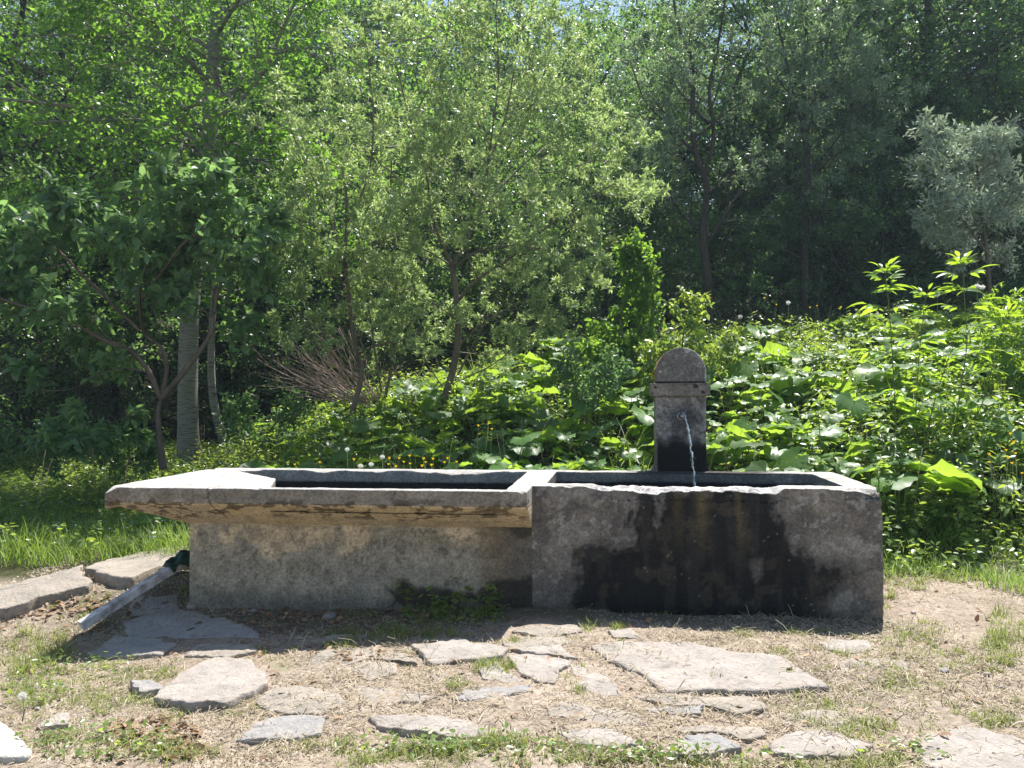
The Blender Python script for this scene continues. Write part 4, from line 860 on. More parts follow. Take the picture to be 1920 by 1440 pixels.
sp_ = [dict(n=20, ang=66, ratio=.30, t0=.45, rr=.4, flat=.8), dict(n=8, ang=50, ratio=.46, seg=6, wob=.12, up=.02, t0=.2, rr=.5, flat=.5, leaf=12), dict(n=6, ang=48, ratio=.5, seg=4, wob=.15, up=0, t0=.1, flat=.6, leaf=9), dict(n=0, ang=40, ratio=.5, seg=3, wob=.2, up=-.02, leaf=9)]
T_.kids(P, R, 11, 0, sp_, sp_[0])
for L_ in ([(385, 108, D0), (350, 85, D0 - .3), (300, 50, D0 - .7), (230, 10, D0 - 1.2), (140, 0, D0 - 1.6)], [(380, 145, D0), (340, 105, D0 - .3), (260, 85, D0 - .8), (180, 68, D0 - 1.3), (60, 66, D0 - 1.8)], [(385, 200, D0), (470, 150, D0 + .3), (560, 80, D0 + .8)], [(378, 270, D0), (300, 230, D0 - .5), (190, 225, D0 - 1.1), (60, 230, D0 - 1.5)], [(378, 330, D0), (400, 300, D0 - .8), (470, 300, D0 - 1.3), (560, 330, D0 - 1.6)], [(378, 300, D0), (350, 260, D0 - 1.0), (330, 300, D0 - 1.8), (300, 350, D0 - 2.2)], [(372, 420, D0), (300, 380, D0 - .6), (200, 370, D0 - 1.1), (60, 380, D0 - 1.5)], [(372, 440, D0), (440, 400, D0 - .6), (520, 420, D0 - .9), (600, 470, D0 - 1.0)], [(395, 180, D0), (430, 180, D0 - 1.0), (450, 210, D0 - 1.8), (500, 250, D0 - 2.2)], [(372, 500, D0), (330, 480, D0 - .8), (300, 500, D0 - 1.4)]):
    Q, R_ = T_.limb(px_pts(L_, base), .036, .010); T_.kids(Q, R_, 2.6, 1, sp_, dict(n=9, ang=50, ratio=.5, t0=.2, rr=.5, flat=.5))
T_.build("birch_tree", base, "pale barked tree with a straight trunk rising behind the left end of the trough", "tree", M_BIRCH, M_BROAD, OVAL_LOW, .085, out=.75, upn=1.4, seed=8, sides=8, spread=.06, extra=1)

base = at(412, 812, 13.2); base[2] = float(ground_z(base[0], base[1], False))
T_ = Tree(19); P, R = T_.limb(px_pts([(420, 830, 13.2), (402, 760, 13.2), (396, 690, 13.2), (398, 600, 13.2), (405, 470, 13.2), (400, 330, 13.3), (410, 160, 13.3)], base), .075, .03)
T_.kids(P, R, 7, 1, sp_, dict(n=14, ang=60, ratio=.2, t0=.5, rr=.4, flat=.6))
T_.build("slender_tree", base, "thin mossy leaning stem close behind the pale barked tree", "tree", M_BIRCH, M_BROAD, OVAL_LOW, .08, seed=18, spread=.03, upn=1.3)

# --- shade shrub with big soft leaves at the left
D0 = 8.9; base = at(296, 850, D0); base[2] = float(ground_z(base[0], base[1], False))
T_ = Tree(23)
sh = [dict(n=10, ang=50, ratio=.4, t0=.25, rr=.5), dict(n=5, ang=50, ratio=.5, seg=5, wob=.12, up=.03, t0=.2, rr=.55, flat=.7, leaf=12), dict(n=3, ang=45, ratio=.6, seg=4, wob=.15, up=.02, leaf=10), dict(n=0, ang=45, ratio=.6, seg=3, wob=.15, up=0, leaf=7)]
for L_, r0, k0 in (([(306, 880, D0), (300, 830, D0), (296, 775, D0), (303, 745, D0)], .045, 0),
               ([(303, 750, D0), (275, 690, D0), (240, 655, D0), (200, 640, D0 - .1), (120, 600, D0 - .2), (0, 560, D0 - .4), (-120, 520, D0 - .5)], .032, 11),
               ([(303, 750, D0), (312, 690, D0), (300, 650, D0), (268, 620, D0 + .1), (262, 540, D0), (280, 470, D0), (255, 410, D0)], .026, 13),
               ([(303, 748, D0), (350, 690, D0 - .1), (392, 630, D0 - .1), (405, 560, D0), (425, 500, D0), (450, 420, D0 + .1)], .034, 13),
               ([(285, 700, D0), (230, 690, D0 - .1), (180, 705, D0 - .2), (130, 730, D0 - .3), (30, 735, D0 - .4)], .012, 3),
               ([(262, 620, D0), (180, 540, D0 - .1), (110, 470, D0 - .2), (80, 440, D0 - .2), (110, 400, D0 - .1)], .022, 13),
               ([(300, 740, D0), (260, 770, D0 - .2), (190, 800, D0 - .3)], .009, 2),
               ([(268, 560, D0), (340, 460, D0 - .2), (380, 430, D0 - .2), (360, 390, D0 - .1)], .018, 12)):
    Q, R_ = T_.limb(px_pts(L_, base), r0, r0 * .4)
    if k0: T_.kids(Q, R_, 1.55 if k0 > 5 else 1.0, 0, sh, dict(n=max(2, int(k0 * .62)), ang=52, ratio=.46, t0=.38 if k0 > 5 else .6, rr=.45, flat=.8))
T_.build("elder_shrub", base, "shady shrub with forked grey stems and big soft leaves, left of the pale barked trunk", "shrub", M_BARK, M_SHRUB, OVAL, .125, out=.8, upn=.9, hang=.25, seed=21, spread=.02)

# --- the willows in the middle
wl = [dict(n=12, ang=45, ratio=.34, t0=.25, rr=.5), dict(n=5, ang=52, ratio=.48, seg=6, wob=.16, up=.03, t0=.25, rr=.55, leaf=7, l0=.5), dict(n=3, ang=46, ratio=.36, seg=4, wob=.16, up=.05, t0=.3, leaf=17, l0=.35), dict(n=0, ang=40, ratio=.5, seg=3, wob=.14, up=.06, leaf=17, l0=.2)]
def willow(seed, base_px, D0, limbs, label, size=.066, lm=M_WILLOW, extra=0, tm=NARROW, name="willow_tree", spread=.010, wspec=wl, bark=M_WBARK, cat="tree", hang=0.0):
    base = at(*base_px, D0); base[2] = float(ground_z(base[0], base[1], False)); T_ = Tree(seed)
    for L_, r0, r1, k0, ln in limbs:
        Q, R_ = T_.limb(px_pts(L_, base), r0 * .72, r1 * .7)
        if k0: T_.kids(Q, R_, ln, 0, wspec, dict(n=max(2, int(k0 * .70)), ang=60, ratio=.40, t0=.18, rr=.5))
    return T_.build(name, base, label, cat, bark, lm, tm, size, out=.62, upn=.5, hang=hang, seed=seed, extra=extra, spread=spread)
D0 = 10.2
willow(31, (832, 760), D0, [
    ([(822, 775, D0), (845, 710, D0), (858, 640, D0), (856, 560, D0), (848, 500, D0)], .072, .055, 0, 0),
    ([(848, 500, D0), (822, 440, D0 - .1), (806, 390, D0 - .2), (800, 330, D0 - .3), (770, 230, D0 - .4), (740, 110, D0 - .5)], .034, .012, 15, 2.9),
    ([(848, 500, D0), (880, 440, D0), (905, 380, D0), (915, 310, D0), (945, 230, D0), (962, 140, D0), (975, 20, D0)], .040, .012, 17, 3.1),
    ([(915, 310, D0), (925, 230, D0 + .1), (935, 140, D0 + .1), (930, 20, D0 + .2), (940, -60, D0 + .2)], .020, .008, 12, 2.4),
    ([(858, 565, D0), (900, 520, D0 - .2), (955, 485, D0 - .4), (1020, 430, D0 - .6), (1090, 380, D0 - .8), (1160, 340, D0 - .9)], .030, .008, 15, 2.2),
    ([(860, 650, D0), (900, 610, D0 - .2), (960, 575, D0 - .4), (1030, 540, D0 - .5), (1100, 520, D0 - .6)], .020, .006, 10, 1.5),
    ([(858, 660, D0), (920, 665, D0 - .1), (985, 655, D0 - .3), (1020, 630, D0 - .3)], .012, .004, 2, .7),
    ([(850, 500, D0), (800, 470, D0 + .2), (730, 440, D0 + .4), (690, 400, D0 + .5)], .018, .007, 9, 1.8),
    ([(900, 390, D0), (960, 330, D0 + .4), (1040, 250, D0 + .6), (1100, 170, D0 + .8)], .022, .008, 15, 2.2),
    ([(806, 390, D0), (730, 320, D0 + .2), (660, 270, D0 + .3), (600, 200, D0 + .3)], .020, .007, 15, 2.2)
    ,([(840, 740, D0), (800, 680, D0 - .2), (770, 610, D0 - .3), (760, 540, D0 - .4)], .016, .006, 11, 1.3), ([(845, 720, D0), (930, 680, D0 - .3), (990, 620, D0 - .5), (1040, 590, D0 - .6)], .014, .005, 9, 1.1), ([(840, 740, D0), (880, 660, D0 + .2), (930, 560, D0 + .3), (960, 450, D0 + .3)], .022, .008, 9, 1.5)
    ,([(856, 600, D0), (800, 560, D0 - .3), (740, 540, D0 - .5), (680, 520, D0 - .6)], .016, .006, 12, 1.6),
    ([(850, 500, D0), (900, 470, D0 - .5), (960, 460, D0 - .8), (1050, 470, D0 - 1.0), (1120, 460, D0 - 1.0)], .018, .006, 16, 1.7),
    ([(960, 330, D0 + .3), (1050, 320, D0), (1130, 300, D0 - .2), (1200, 330, D0 - .3)], .016, .006, 15, 1.8),
    ([(905, 380, D0), (860, 330, D0 - .5), (820, 280, D0 - .8)], .016, .006, 14, 1.9),
    ([(945, 230, D0), (1010, 160, D0 + .2), (1040, 60, D0 + .3)], .016, .006, 14, 2.2),
    ([(770, 230, D0 - .4), (820, 130, D0 - .4), (850, 20, D0 - .4)], .016, .006, 13, 2.2)],
    "large grey green willow spreading over the middle, its forked trunk leaning right of the brushwood")
D0 = 10.0
willow(37, (662, 760), D0, [
    ([(660, 775, D0), (678, 700, D0), (665, 640, D0), (655, 560, D0), (648, 480, D0), (650, 380, D0), (640, 300, D0)], .052, .022, 8, 2.4),
    ([(655, 540, D0), (630, 450, D0 - .2), (610, 380, D0 - .4), (560, 280, D0 - .5), (530, 190, D0 - .6)], .022, .008, 13, 2.1),
    ([(650, 420, D0), (690, 330, D0 - .1), (700, 220, D0 - .2), (690, 110, D0 - .2), (680, 30, D0 - .2)], .022, .008, 13, 2.3),
    ([(648, 480, D0), (600, 440, D0 - .3), (560, 420, D0 - .5), (520, 400, D0 - .6)], .016, .006, 9, 1.4),
    ([(672, 690, D0), (640, 640, D0 - .2), (590, 600, D0 - .4), (520, 570, D0 - .5)], .012, .005, 9, 1.2), ([(655, 560, D0), (600, 520, D0 - .2), (540, 500, D0 - .4)], .012, .005, 10, 1.3), ([(650, 480, D0), (700, 460, D0 - .4), (760, 430, D0 - .6)], .014, .005, 12, 1.6)],
    "smaller willow with slender stems left of the large willow")
D0 = 10.5
willow(41, (728, 730), D0, [
    ([(722, 745, D0), (738, 660, D0), (732, 570, D0), (740, 480, D0), (733, 380, D0), (735, 280, D0)], .030, .012, 11, 1.9),
    ([(715, 735, D0), (700, 640, D0), (690, 560, D0), (680, 480, D0)], .020, .008, 6, 1.2)],
    "thin willow stems standing between the two larger willows")

# --- open multi-stemmed grey tree right of centre
D0 = 15.0
op = [dict(n=12, ang=45, ratio=.34, t0=.25, rr=.5), dict(n=6, ang=48, ratio=.5, seg=6, wob=.13, up=.04, t0=.2, rr=.55, leaf=8, l0=.4), dict(n=4, ang=44, ratio=.42, seg=4, wob=.14, up=.05, t0=.25, leaf=16, l0=.3), dict(n=0, ang=35, ratio=.55, seg=3, wob=.14, up=.04, leaf=14)]
willow(47, (1322, 640), D0, [
    ([(1325, 700, D0), (1330, 560, D0), (1318, 440, D0), (1325, 350, D0), (1305, 290, D0), (1298, 210, D0), (1300, 130, D0), (1270, 40, D0), (1255, -60, D0)], .13, .02, 17, 3.6),
    ([(1322, 330, D0), (1338, 250, D0), (1330, 170, D0), (1345, 90, D0), (1360, 0, D0), (1370, -90, D0)], .06, .015, 15, 3.4),
    ([(1305, 290, D0), (1260, 240, D0 - .2), (1210, 190, D0 - .3), (1180, 110, D0 - .4)], .04, .012, 10, 2.6),
    ([(1298, 260, D0), (1262, 280, D0 - .2), (1225, 305, D0 - .3), (1180, 330, D0 - .4)], .03, .010, 6, 1.6)],
    "open grey green tree with several dark upright stems, right of centre behind the water post", size=.09, lm=M_OPEN, extra=0, wspec=op, bark=M_BARKDARK, name="grey_willow", spread=.025)
D0 = 16.0
willow(53, (1510, 600), D0, [
    ([(1512, 700, D0), (1508, 500, D0), (1515, 330, D0), (1508, 200, D0), (1512, 60, D0), (1512, -80, D0)], .12, .02, 20, 3.6),
    ([(1515, 300, D0), (1490, 180, D0), (1462, 60, D0), (1440, -60, D0)], .05, .015, 14, 3.2),
    ([(1510, 250, D0), (1560, 150, D0), (1600, 40, D0)], .04, .012, 12, 3.0),
    ([(1512, 330, D0), (1570, 260, D0 - .4), (1640, 160, D0 - .6)], .04, .012, 10, 2.8)],
    "dusty green tree with fanning dark stems at the upper right", size=.095, lm=M_OPEN, extra=0, wspec=op, bark=M_BARKDARK, name="grey_willow", spread=.025)
# --- silvery willow bush by the right edge
D0 = 13.0
willow(59, (1850, 560), D0, [
    ([(1860, 600, D0), (1850, 470, D0), (1840, 380, D0), (1830, 300, D0)], .05, .02, 16, 2.6),
    ([(1855, 480, D0), (1800, 400, D0 - .2), (1775, 320, D0 - .3), (1790, 270, D0 - .3)], .03, .01, 15, 2.1),
    ([(1850, 440, D0), (1900, 350, D0 - .1), (1890, 270, D0 - .1)], .03, .01, 14, 2.1),
    ([(1850, 520, D0), (1790, 450, D0 - .3), (1750, 420, D0 - .4)], .02, .008, 8, 1.5)],
    "rounded silvery bush glowing pale against the dark wood at the right edge", size=.10, lm=M_SILVER, extra=0, name="silver_willow", cat="bush", spread=.05)

# --- brushwood: a heap of bare cut branches
T_ = Tree(61); rg = T_.r; D0 = 10.6; base = at(665, 765, D0)
for k in range(46):
    an = math.radians(rg.uniform(12, 80)); l = rg.uniform(.65, 1.35); st = np.array([rg.normal(.12, .14), rg.normal(0, .12), rg.uniform(0, .12)])
    d = np.array([-math.cos(an), rg.normal(-.15, .35), math.sin(an) * .75])
    T_.grow(st, d, l, rg.uniform(.006, .013), 0, [dict(n=3, ang=25, ratio=.5, seg=6, wob=.06, up=.015, t0=.3, rr=.6), dict(n=0, ang=20, ratio=.5, seg=4, wob=.08, up=.01)])
for k in range(8):
    T_.grow(np.array([.25, 0, .05]), np.array([rg.uniform(-.2, .7), rg.normal(0, .3), rg.uniform(.4, 1)]), rg.uniform(.4, .7), .006, 0, [dict(n=2, ang=25, ratio=.5, seg=5, wob=.08, up=.01, t0=.3), dict(n=0, ang=20, ratio=.5, seg=3, wob=.08, up=.01)])
T_.build("brushwood", base, "heap of bare pinkish brown cut branches fanning up to the left between the willows", "branches", M_TWIG, None, None, 0, tname="branch_heap")

# ------------------------------------------------------------------ undergrowth of the bank
def leafy_stems(name, xs, ys, hs, nleaf, size, mat, tm=OVAL, seed=1, stem=True, lean=.15, lspread=.75, radial=.03, upn=.9, droop=.2):
    r = np.random.default_rng(seed); n = len(xs); z0 = ground_z(xs, ys); L = np.stack([r.normal(0, lean, n), r.normal(-.05, lean, n), np.ones(n)], -1)
    t = r.random((n, nleaf)) ** .7; base = np.stack([xs, ys, z0], -1)
    P = base[:, None] + L[:, None] * (t * hs[:, None])[..., None]
    az = r.random((n, nleaf)) * 6.283; D = np.stack([np.cos(az), np.sin(az), r.normal(-droop * .3, .3, (n, nleaf))], -1)
    P = P + D * radial * r.random((n, nleaf))[..., None] * (hs[:, None, None] * 2 + .5)
    P = P.reshape(-1, 3); D = D.reshape(-1, 3); m_ = len(P)
    N_ = unit(np.stack([r.normal(0, lspread * .6, m_), r.normal(0, lspread * .6, m_), np.full(m_, upn)], -1))
    return leaves_mesh(name, tm, P, D, N_, size * r.uniform(.55, 1.25, m_), seed=seed)
def region(n, box, fn, rg):
    x0, x1, y0, y1 = box; x = rg.uniform(x0, x1, n); y = y0 + rg.random(n) * (y1 - y0); k = rg.random(n) < fn(x, y); return x[k], y[k]
rg = np.random.default_rng(101)
def clearyard(x, y): return ((y > 6.15 - .35 * sm(1.5, 3, x)) & ~inside_trough(x, y, .12)) & ~((x < -2.0) & (y < 6.6))
# dense low herbs over all the wild ground near by
x, y = region(30000, (-9, 10, 5.7, 16.5), lambda x, y: clearyard(x, y) * np.where(x < -2.2, .45 + .4 * sm(7.5, 10, y), .62) * (.35 + .8 * noise(x * 1.4, y * 1.4, s=6)), rg)
h = rg.uniform(.10, .34, len(x)) * (1 + .9 * sm(1.8, 3.2, x) * sm(5.6, 7.0, y)) * (.7 + .6 * noise(x * .9, y * .9, s=8))
tag(link("undergrowth", leafy_stems("undergrowth", x, y, h, 13, .062, M_UNDER, OVAL, 3), M_UNDER), kind="stuff")
# taller nettle-like herbs: right bank and before the willows
x, y = region(3000, (-5.5, 9, 6.3, 12.6), lambda x, y: clearyard(x, y) * (sm(2.4, 3.6, x) * .9 + .8 * sm(.6, -.4, x) * sm(8.2, 9.2, y) * sm(-5.2, -3.6, x) + .6 * sm(9.5, 10.6, y)) * (noise(x * 1.1, y * 1.1, s=16) > .35), rg)
h = rg.uniform(.35, .80, len(x)) * (.75 + .5 * noise(x * .8, y * .8, s=18))
tag(link("nettles", leafy_stems("nettles", x, y, h, 24, .075, M_UNDER, LANCE, 13, radial=.03), M_UNDER), kind="stuff")
# meadow grass left of the trough and along the right yard edge
x, y = region(60000, (-8, -1.9, 6.1, 10.5), lambda x, y: ((y > 6.45 + .1 * (x + 2)) & ~inside_trough(x, y, .1)) * (.3 + noise(x * 2, y * 2, s=23)) * sm(10.5, 8.5, y), rg)
grass_field("meadow_grass", x, y, np.full(len(x), .26) * (.6 + .8 * noise(x * 1.5, y * 1.5, s=25)), .006, M_GRASS, .45, 33)
x, y = region(26000, (2.35, 6.5, 4.4, 7.2), lambda x, y: (y > 5.75 - .9 * sm(2.9, 3.7, x) + .25 * (noise(x * 4, y * 3, s=28) - .5)) * (.15 + .9 * noise(x * 2.5, y * 2.5, s=27)), rg)
grass_field("verge_grass", x, y, np.full(len(x), .20) * (.5 + .9 * noise(x * 1.5, y * 1.5, s=29)), .0052, M_GRASS, .5, 35)
x, y = region(9000, (-2, 9, 6.2, 13), lambda x, y: clearyard(x, y) * (noise(x * .9, y * .9, s=39) > .55), rg)
grass_field("bank_grass", x, y, np.full(len(x), .65), .007, M_GRASS, .3, 37)

# --- butterbur: individual plants
def butterbur(seed, nl, size, hgt):
    r = np.random.default_rng(seed); polys = []; P = []; D = []; N_ = []; S = []
    for k in range(nl):
        az = r.random() * 6.28; rad = r.uniform(.03, .30) * (1 + .03 * nl); top = np.array([math.cos(az) * rad, math.sin(az) * rad, hgt * r.uniform(.55, 1.1)])
        b = np.array([math.cos(az) * .02, math.sin(az) * .02, -.05]); polys.append((np.array([b, (b + top) * .5 + [0, 0, .04], top]), np.array([.008, .007, .005])))
        s_ = size * r.uniform(.6, 1.2); d = unit(np.array([math.cos(az), math.sin(az), r.normal(-.12, .22)])); n_ = unit(np.array([math.cos(az) * .25 + r.normal(0, .28), math.sin(az) * .25 + r.normal(0, .28), 1]))
        P.append(top - d * s_ * .3); D.append(d); N_.append(n_); S.append(s_)
    return polys, leaves_mesh("leaves", LOBED, np.array(P), np.array(D), np.array(N_), np.array(S), seed=seed, vein=np.array([.5] + [.30 if i % 2 else -.05 for i in range(25)] + [.15 if i % 2 else 0 for i in range(25)]))
BB = []
for k, (nl, sz, hg) in enumerate(((10, .25, .40), (9, .29, .46), (12, .20, .34), (8, .33, .50), (12, .22, .42), (9, .18, .28), (11, .26, .36), (11, .24, .44))):
    BB.append(butterbur(500 + k, nl, sz, hg))
bbp = []
tries = 0
while len(bbp) < 285 and tries < 60000:
    tries += 1; x = rg.uniform(-3.4, 7.6); y = 6.35 + rg.random() ** .8 * 6.2
    pxx = 960 + x / y * 1525
    wgt = np.interp(pxx, [400, 560, 700, 850, 1000, 1250, 1560, 1640, 1720, 1920], [.15, .35, .6, .8, .95, 1, 1, .9, .6, .35]) * np.interp(y, [6.3, 8, 11, 12.6], [.9, 1, .9, .6])
    if pxx < 850 and y > 8.6: wgt *= .7
    if rg.random() > wgt: continue
    if inside_trough(np.float64(x), np.float64(y), .22): continue
    if any((x - q[0]) ** 2 + (y - q[1]) ** 2 < (.20 + .018 * (y - 6)) ** 2 for q in bbp): continue
    bbp.append((x, y))
protoB = {}
for i, (x, y) in enumerate(sorted(bbp, key=lambda q: q[1])):
    k = int(rg.integers(0, len(BB))); loc = (x, y, float(ground_z(x, y))); s_ = rg.uniform(.8, 1.15)
    if k not in protoB:
        o = empty("butterbur_plant", loc, "butterbur plant with big round ragged leaves among its like on the bank", "plant", "butterbur plants carpeting the bank")
        link("stem", tubes_mesh("stem", BB[k][0], 5), M_STEM, o, True); link("leaves", BB[k][1], M_BUTTER, o, True); protoB[k] = o; o.scale = (s_,) * 3
    else: o = copy_thing(protoB[k], loc, rg.random() * 6.28, s_)

# --- compound-leaved plants
def compound(T_, p, d, size, P, D, N_, S, rg, n=3, polys=None):
    """a palmate / pinnate leaf: petiole + leaflets"""
    d = unit(d); up_ = np.array([0, 0, 1.0]); side = unit(np.cross(d, up_)); nrm = unit(np.cross(side, d))
    end = p + d * size * 1.0 + np.array([0, 0, -.1 * size])
    if polys is not None: polys.append((np.array([p, (p + end) / 2 + nrm * .06 * size, end]), np.array([.0035, .003, .002])))
    for k in range(n):
        s_ = 1 if k % 2 else -1; q = p + (end - p) * (.45 + .5 * (k // 2) / max(1, n // 2)); an = math.radians(62 - 6 * (k // 2)) * s_
        dd = d * math.cos(an) + side * math.sin(an) + np.array([0, 0, -.18])
        if k == n - 1: dd = d + np.array([0, 0, -.25]); q = end
        P.append(q); D.append(unit(dd)); N_.append(nrm + rg.normal(0, .15, 3)); S.append(size * rg.uniform(.75, 1.05))
def elder_plant(label, base_px, D0, stems, size, seed, cat="plant", nm="elder_plant"):
    rg = np.random.default_rng(seed); base = at(*base_px, D0); base[2] = float(ground_z(base[0], base[1], False)); polys = []; P = []; D = []; N_ = []; S = []
    T_ = Tree(seed)
    for L_, r0 in stems:
        Q, R_ = T_.limb(px_pts(L_, base), r0, .004); L = np.linalg.norm(Q[-1] - Q[0]); nk = max(3, int(L / .27))
        a0 = rg.random() * 3
        for k in range(nk + 1):
            t = min(.25 + .75 * k / nk, .995) * (len(Q) - 1); i = int(t); q = Q[i] + (Q[i + 1] - Q[i]) * (t - i); a0 += 1.57
            for s_ in (0, math.pi):
                el = .25 + .9 * (k / nk) ** 3; d = np.array([math.cos(a0 + s_), math.sin(a0 + s_) * .8, el]) + rg.normal(0, .15, 3)
                compound(T_, q, d, size * rg.uniform(.8, 1.1) * (1 - .35 * (k / nk) ** 4), P, D, N_, S, rg, 5, polys)
        for s_ in range(4): compound(T_, Q[-1], np.array([math.cos(s_ * 1.57), math.sin(s_ * 1.57), 1.4]), size * .55, P, D, N_, S, rg, 3, polys)
    root = empty(nm, base, label, cat)
    link("stem", tubes_mesh("stem", T_.poly + polys, 6), M_STEM, root, True)
    link("leaves", leaves_mesh("leaves", LANCE, np.array(P), np.array(D), np.array(N_), np.array(S), seed=seed), M_ELDER, root)
D0 = 7.6
elder_plant("tall elder shoot with its fresh leaf crown against the dark wood, topmost at the right", (1805, 900), D0, [([(1770, 930, D0), (1790, 800, D0), (1812, 650, D0), (1808, 560, D0), (1806, 500, D0)], .009), ([(1770, 900, D0), (1840, 760, D0 + .1), (1870, 650, D0 + .1), (1890, 600, D0 + .1)], .007)], .20, 71)
elder_plant("elder plant with pairs of yellow green leaves, left of the topmost elder shoot", (1700, 900), D0, [([(1690, 930, D0), (1680, 800, D0), (1672, 650, D0), (1665, 560, D0), (1660, 515, D0)], .009), ([(1700, 930, D0), (1715, 800, D0 + .1), (1722, 680, D0 + .1), (1735, 560, D0)], .008), ([(1720, 900, D0), (1750, 760, D0), (1775, 680, D0)], .007)], .20, 73)
elder_plant("low elder plant half hidden in herbs beyond the trough's right end", (1560, 960), 6.9, [([(1540, 900, 6.9), (1538, 830, 6.9), (1534, 780, 6.9)], .005)], .07, 79)
# green bushy column (hops over a stump)
rg = np.random.default_rng(83); D0 = 10.8; base = at(1190, 720, D0); base[2] = float(ground_z(base[0], base[1], False)); T_ = Tree(83)
vs = [dict(n=9, ang=55, ratio=.3, seg=4, wob=.1, up=.02, t0=.05, leaf=7), dict(n=4, ang=50, ratio=.5, seg=4, wob=.15, up=0, t0=.1, leaf=9), dict(n=0, ang=40, ratio=.6, seg=3, wob=.2, up=-.03, leaf=9)]
for L_, k0, ln in (([(1190, 760, D0), (1195, 640, D0), (1205, 540, D0), (1190, 450, D0)], 26, 1.0), ([(1200, 700, D0), (1225, 600, D0 - .1), (1215, 500, D0 - .1), (1200, 470, D0)], 18, .8), ([(1180, 700, D0), (1165, 600, D0), (1180, 500, D0), (1170, 465, D0)], 16, .7), ([(1190, 740, D0), (1140, 690, D0 - .2), (1110, 650, D0 - .3)], 12, .9), ([(1190, 720, D0), (1150, 660, D0), (1130, 610, D0)], 12, 1.2)):
    Q, R_ = T_.limb(px_pts(L_, base), .022, .006); T_.kids(Q, R_, ln, 0, vs, dict(n=k0, ang=55, ratio=.25, t0=.15, rr=.4))
T_.build("climber_bush", base, "bright green leafy climber heaped in a column above the water post's left side", "bush", M_STEM, M_VINE, OVAL, .075, out=.8, hang=.3, upn=.6, seed=84, spread=.03)
def bramble(label, px, py, D0, spans, size, seed, mat, nm="bramble_bush", lm=OVAL):
    base = at(px, py, D0); base[2] = float(ground_z(base[0], base[1], False)); T_ = Tree(seed)
    for L_, k0, ln in spans:
        Q, R_ = T_.limb(px_pts(L_, base), .014, .004); T_.kids(Q, R_, ln, 0, vs, dict(n=k0, ang=55, ratio=.3, t0=.2, rr=.4))
    return T_.build(nm, base, label, "bush", M_STEM, mat, lm, size, out=.85, hang=.15, upn=.9, seed=seed, spread=.03)
bramble("pale green bramble mound above and left of the water post's head", 1290, 700, 9.8, [([(1290, 740, 9.8), (1280, 640, 9.8), (1300, 560, 9.8)], 16, 1.1), ([(1290, 740, 9.8), (1330, 680, 9.8), (1370, 640, 9.8)], 14, 1.0), ([(1290, 740, 9.8), (1240, 690, 9.7), (1230, 660, 9.7)], 12, 1.0)], .07, 87, M_UNDER)
bramble("dense dark-leaved bush in front of the hanging willow boughs, left of the water post", 1100, 760, 9.0, [([(1100, 800, 9), (1080, 730, 9), (1060, 680, 9)], 16, 1.0), ([(1100, 800, 9), (1130, 730, 9), (1150, 680, 9)], 16, 1.0)], .055, 89, M_SHRUB)
bramble("leafy bush rising at the right edge behind the elder plants", 1900, 760, 9.0, [([(1900, 760, 9), (1880, 660, 9), (1870, 580, 9)], 16, 1.3), ([(1900, 760, 9), (1930, 650, 9), (1940, 570, 9)], 16, 1.3)], .09, 93, M_ELDER, lm=LANCE)
bramble("low leafy bush at the foot of the thin mossy stem", 470, 830, 10.5, [([(470, 860, 10.5), (450, 800, 10.5), (440, 760, 10.5)], 14, 1.1), ([(470, 860, 10.5), (520, 790, 10.4), (560, 760, 10.4)], 14, 1.1)], .07, 95, M_SHRUB)
bramble("shadowy low bush at the left border beyond the grass", 90, 880, 9.6, [([(60, 900, 9.6), (90, 830, 9.6), (130, 790, 9.6)], 12, 1.2), ([(60, 900, 9.6), (0, 830, 9.6), (-50, 790, 9.6)], 12, 1.2)], .085, 97, M_SHRUB)
bramble("dim low bush between the shady shrub's stem and the left border", 220, 890, 9.4, [([(220, 900, 9.4), (200, 850, 9.4), (180, 820, 9.4)], 12, 1.0), ([(220, 900, 9.4), (250, 860, 9.4), (280, 840, 9.4)], 10, .9)], .08, 99, M_SHRUB)

# ------------------------------------------------------------------ flowers
def flat_mat(name, c, tr=.3):
    return leaf_mat(name, c, tuple(min(1, q * 1.2) for q in c), c, tr, .5, .3, .05)
M_YEL = flat_mat("yellow_petal", (.85, .60, .02)); M_BLUE = flat_mat("blue_petal", (.35, .48, .80)); M_FLUFF = flat_mat("white_fluff", (.75, .74, .70), .5); M_ORANGE = flat_mat("orange_head", (.75, .25, .02))
rg = np.random.default_rng(205)
PET = [leaf_shape(.9, .1, -.35, ((0, 0), (.55, 1), (1, 0)))]
def buttercup(seed, hgt, mat=None, r_=.014):
    r = np.random.default_rng(seed); lean = np.array([r.normal(0, .06), r.normal(0, .06), hgt]); polys = [(np.array([[0, 0, -.05], lean * .5 + [.01, 0, 0], lean]), np.array([.0022, .002, .0016]))]; P = []; D = []; N_ = []
    for k in range(5):
        a = k * 1.2566; P.append(lean); D.append([math.cos(a), math.sin(a), .45]); N_.append([-math.cos(a) * .5, -math.sin(a) * .5, 1])
    return tubes_mesh("stem", polys, 4), leaves_mesh("petals", PET, np.array(P), np.array(D, float), np.array(N_, float), np.full(5, r_), seed=seed)
BC = [buttercup(s, h) for s, h in ((1, .34), (2, .42), (3, .28), (4, .5))]
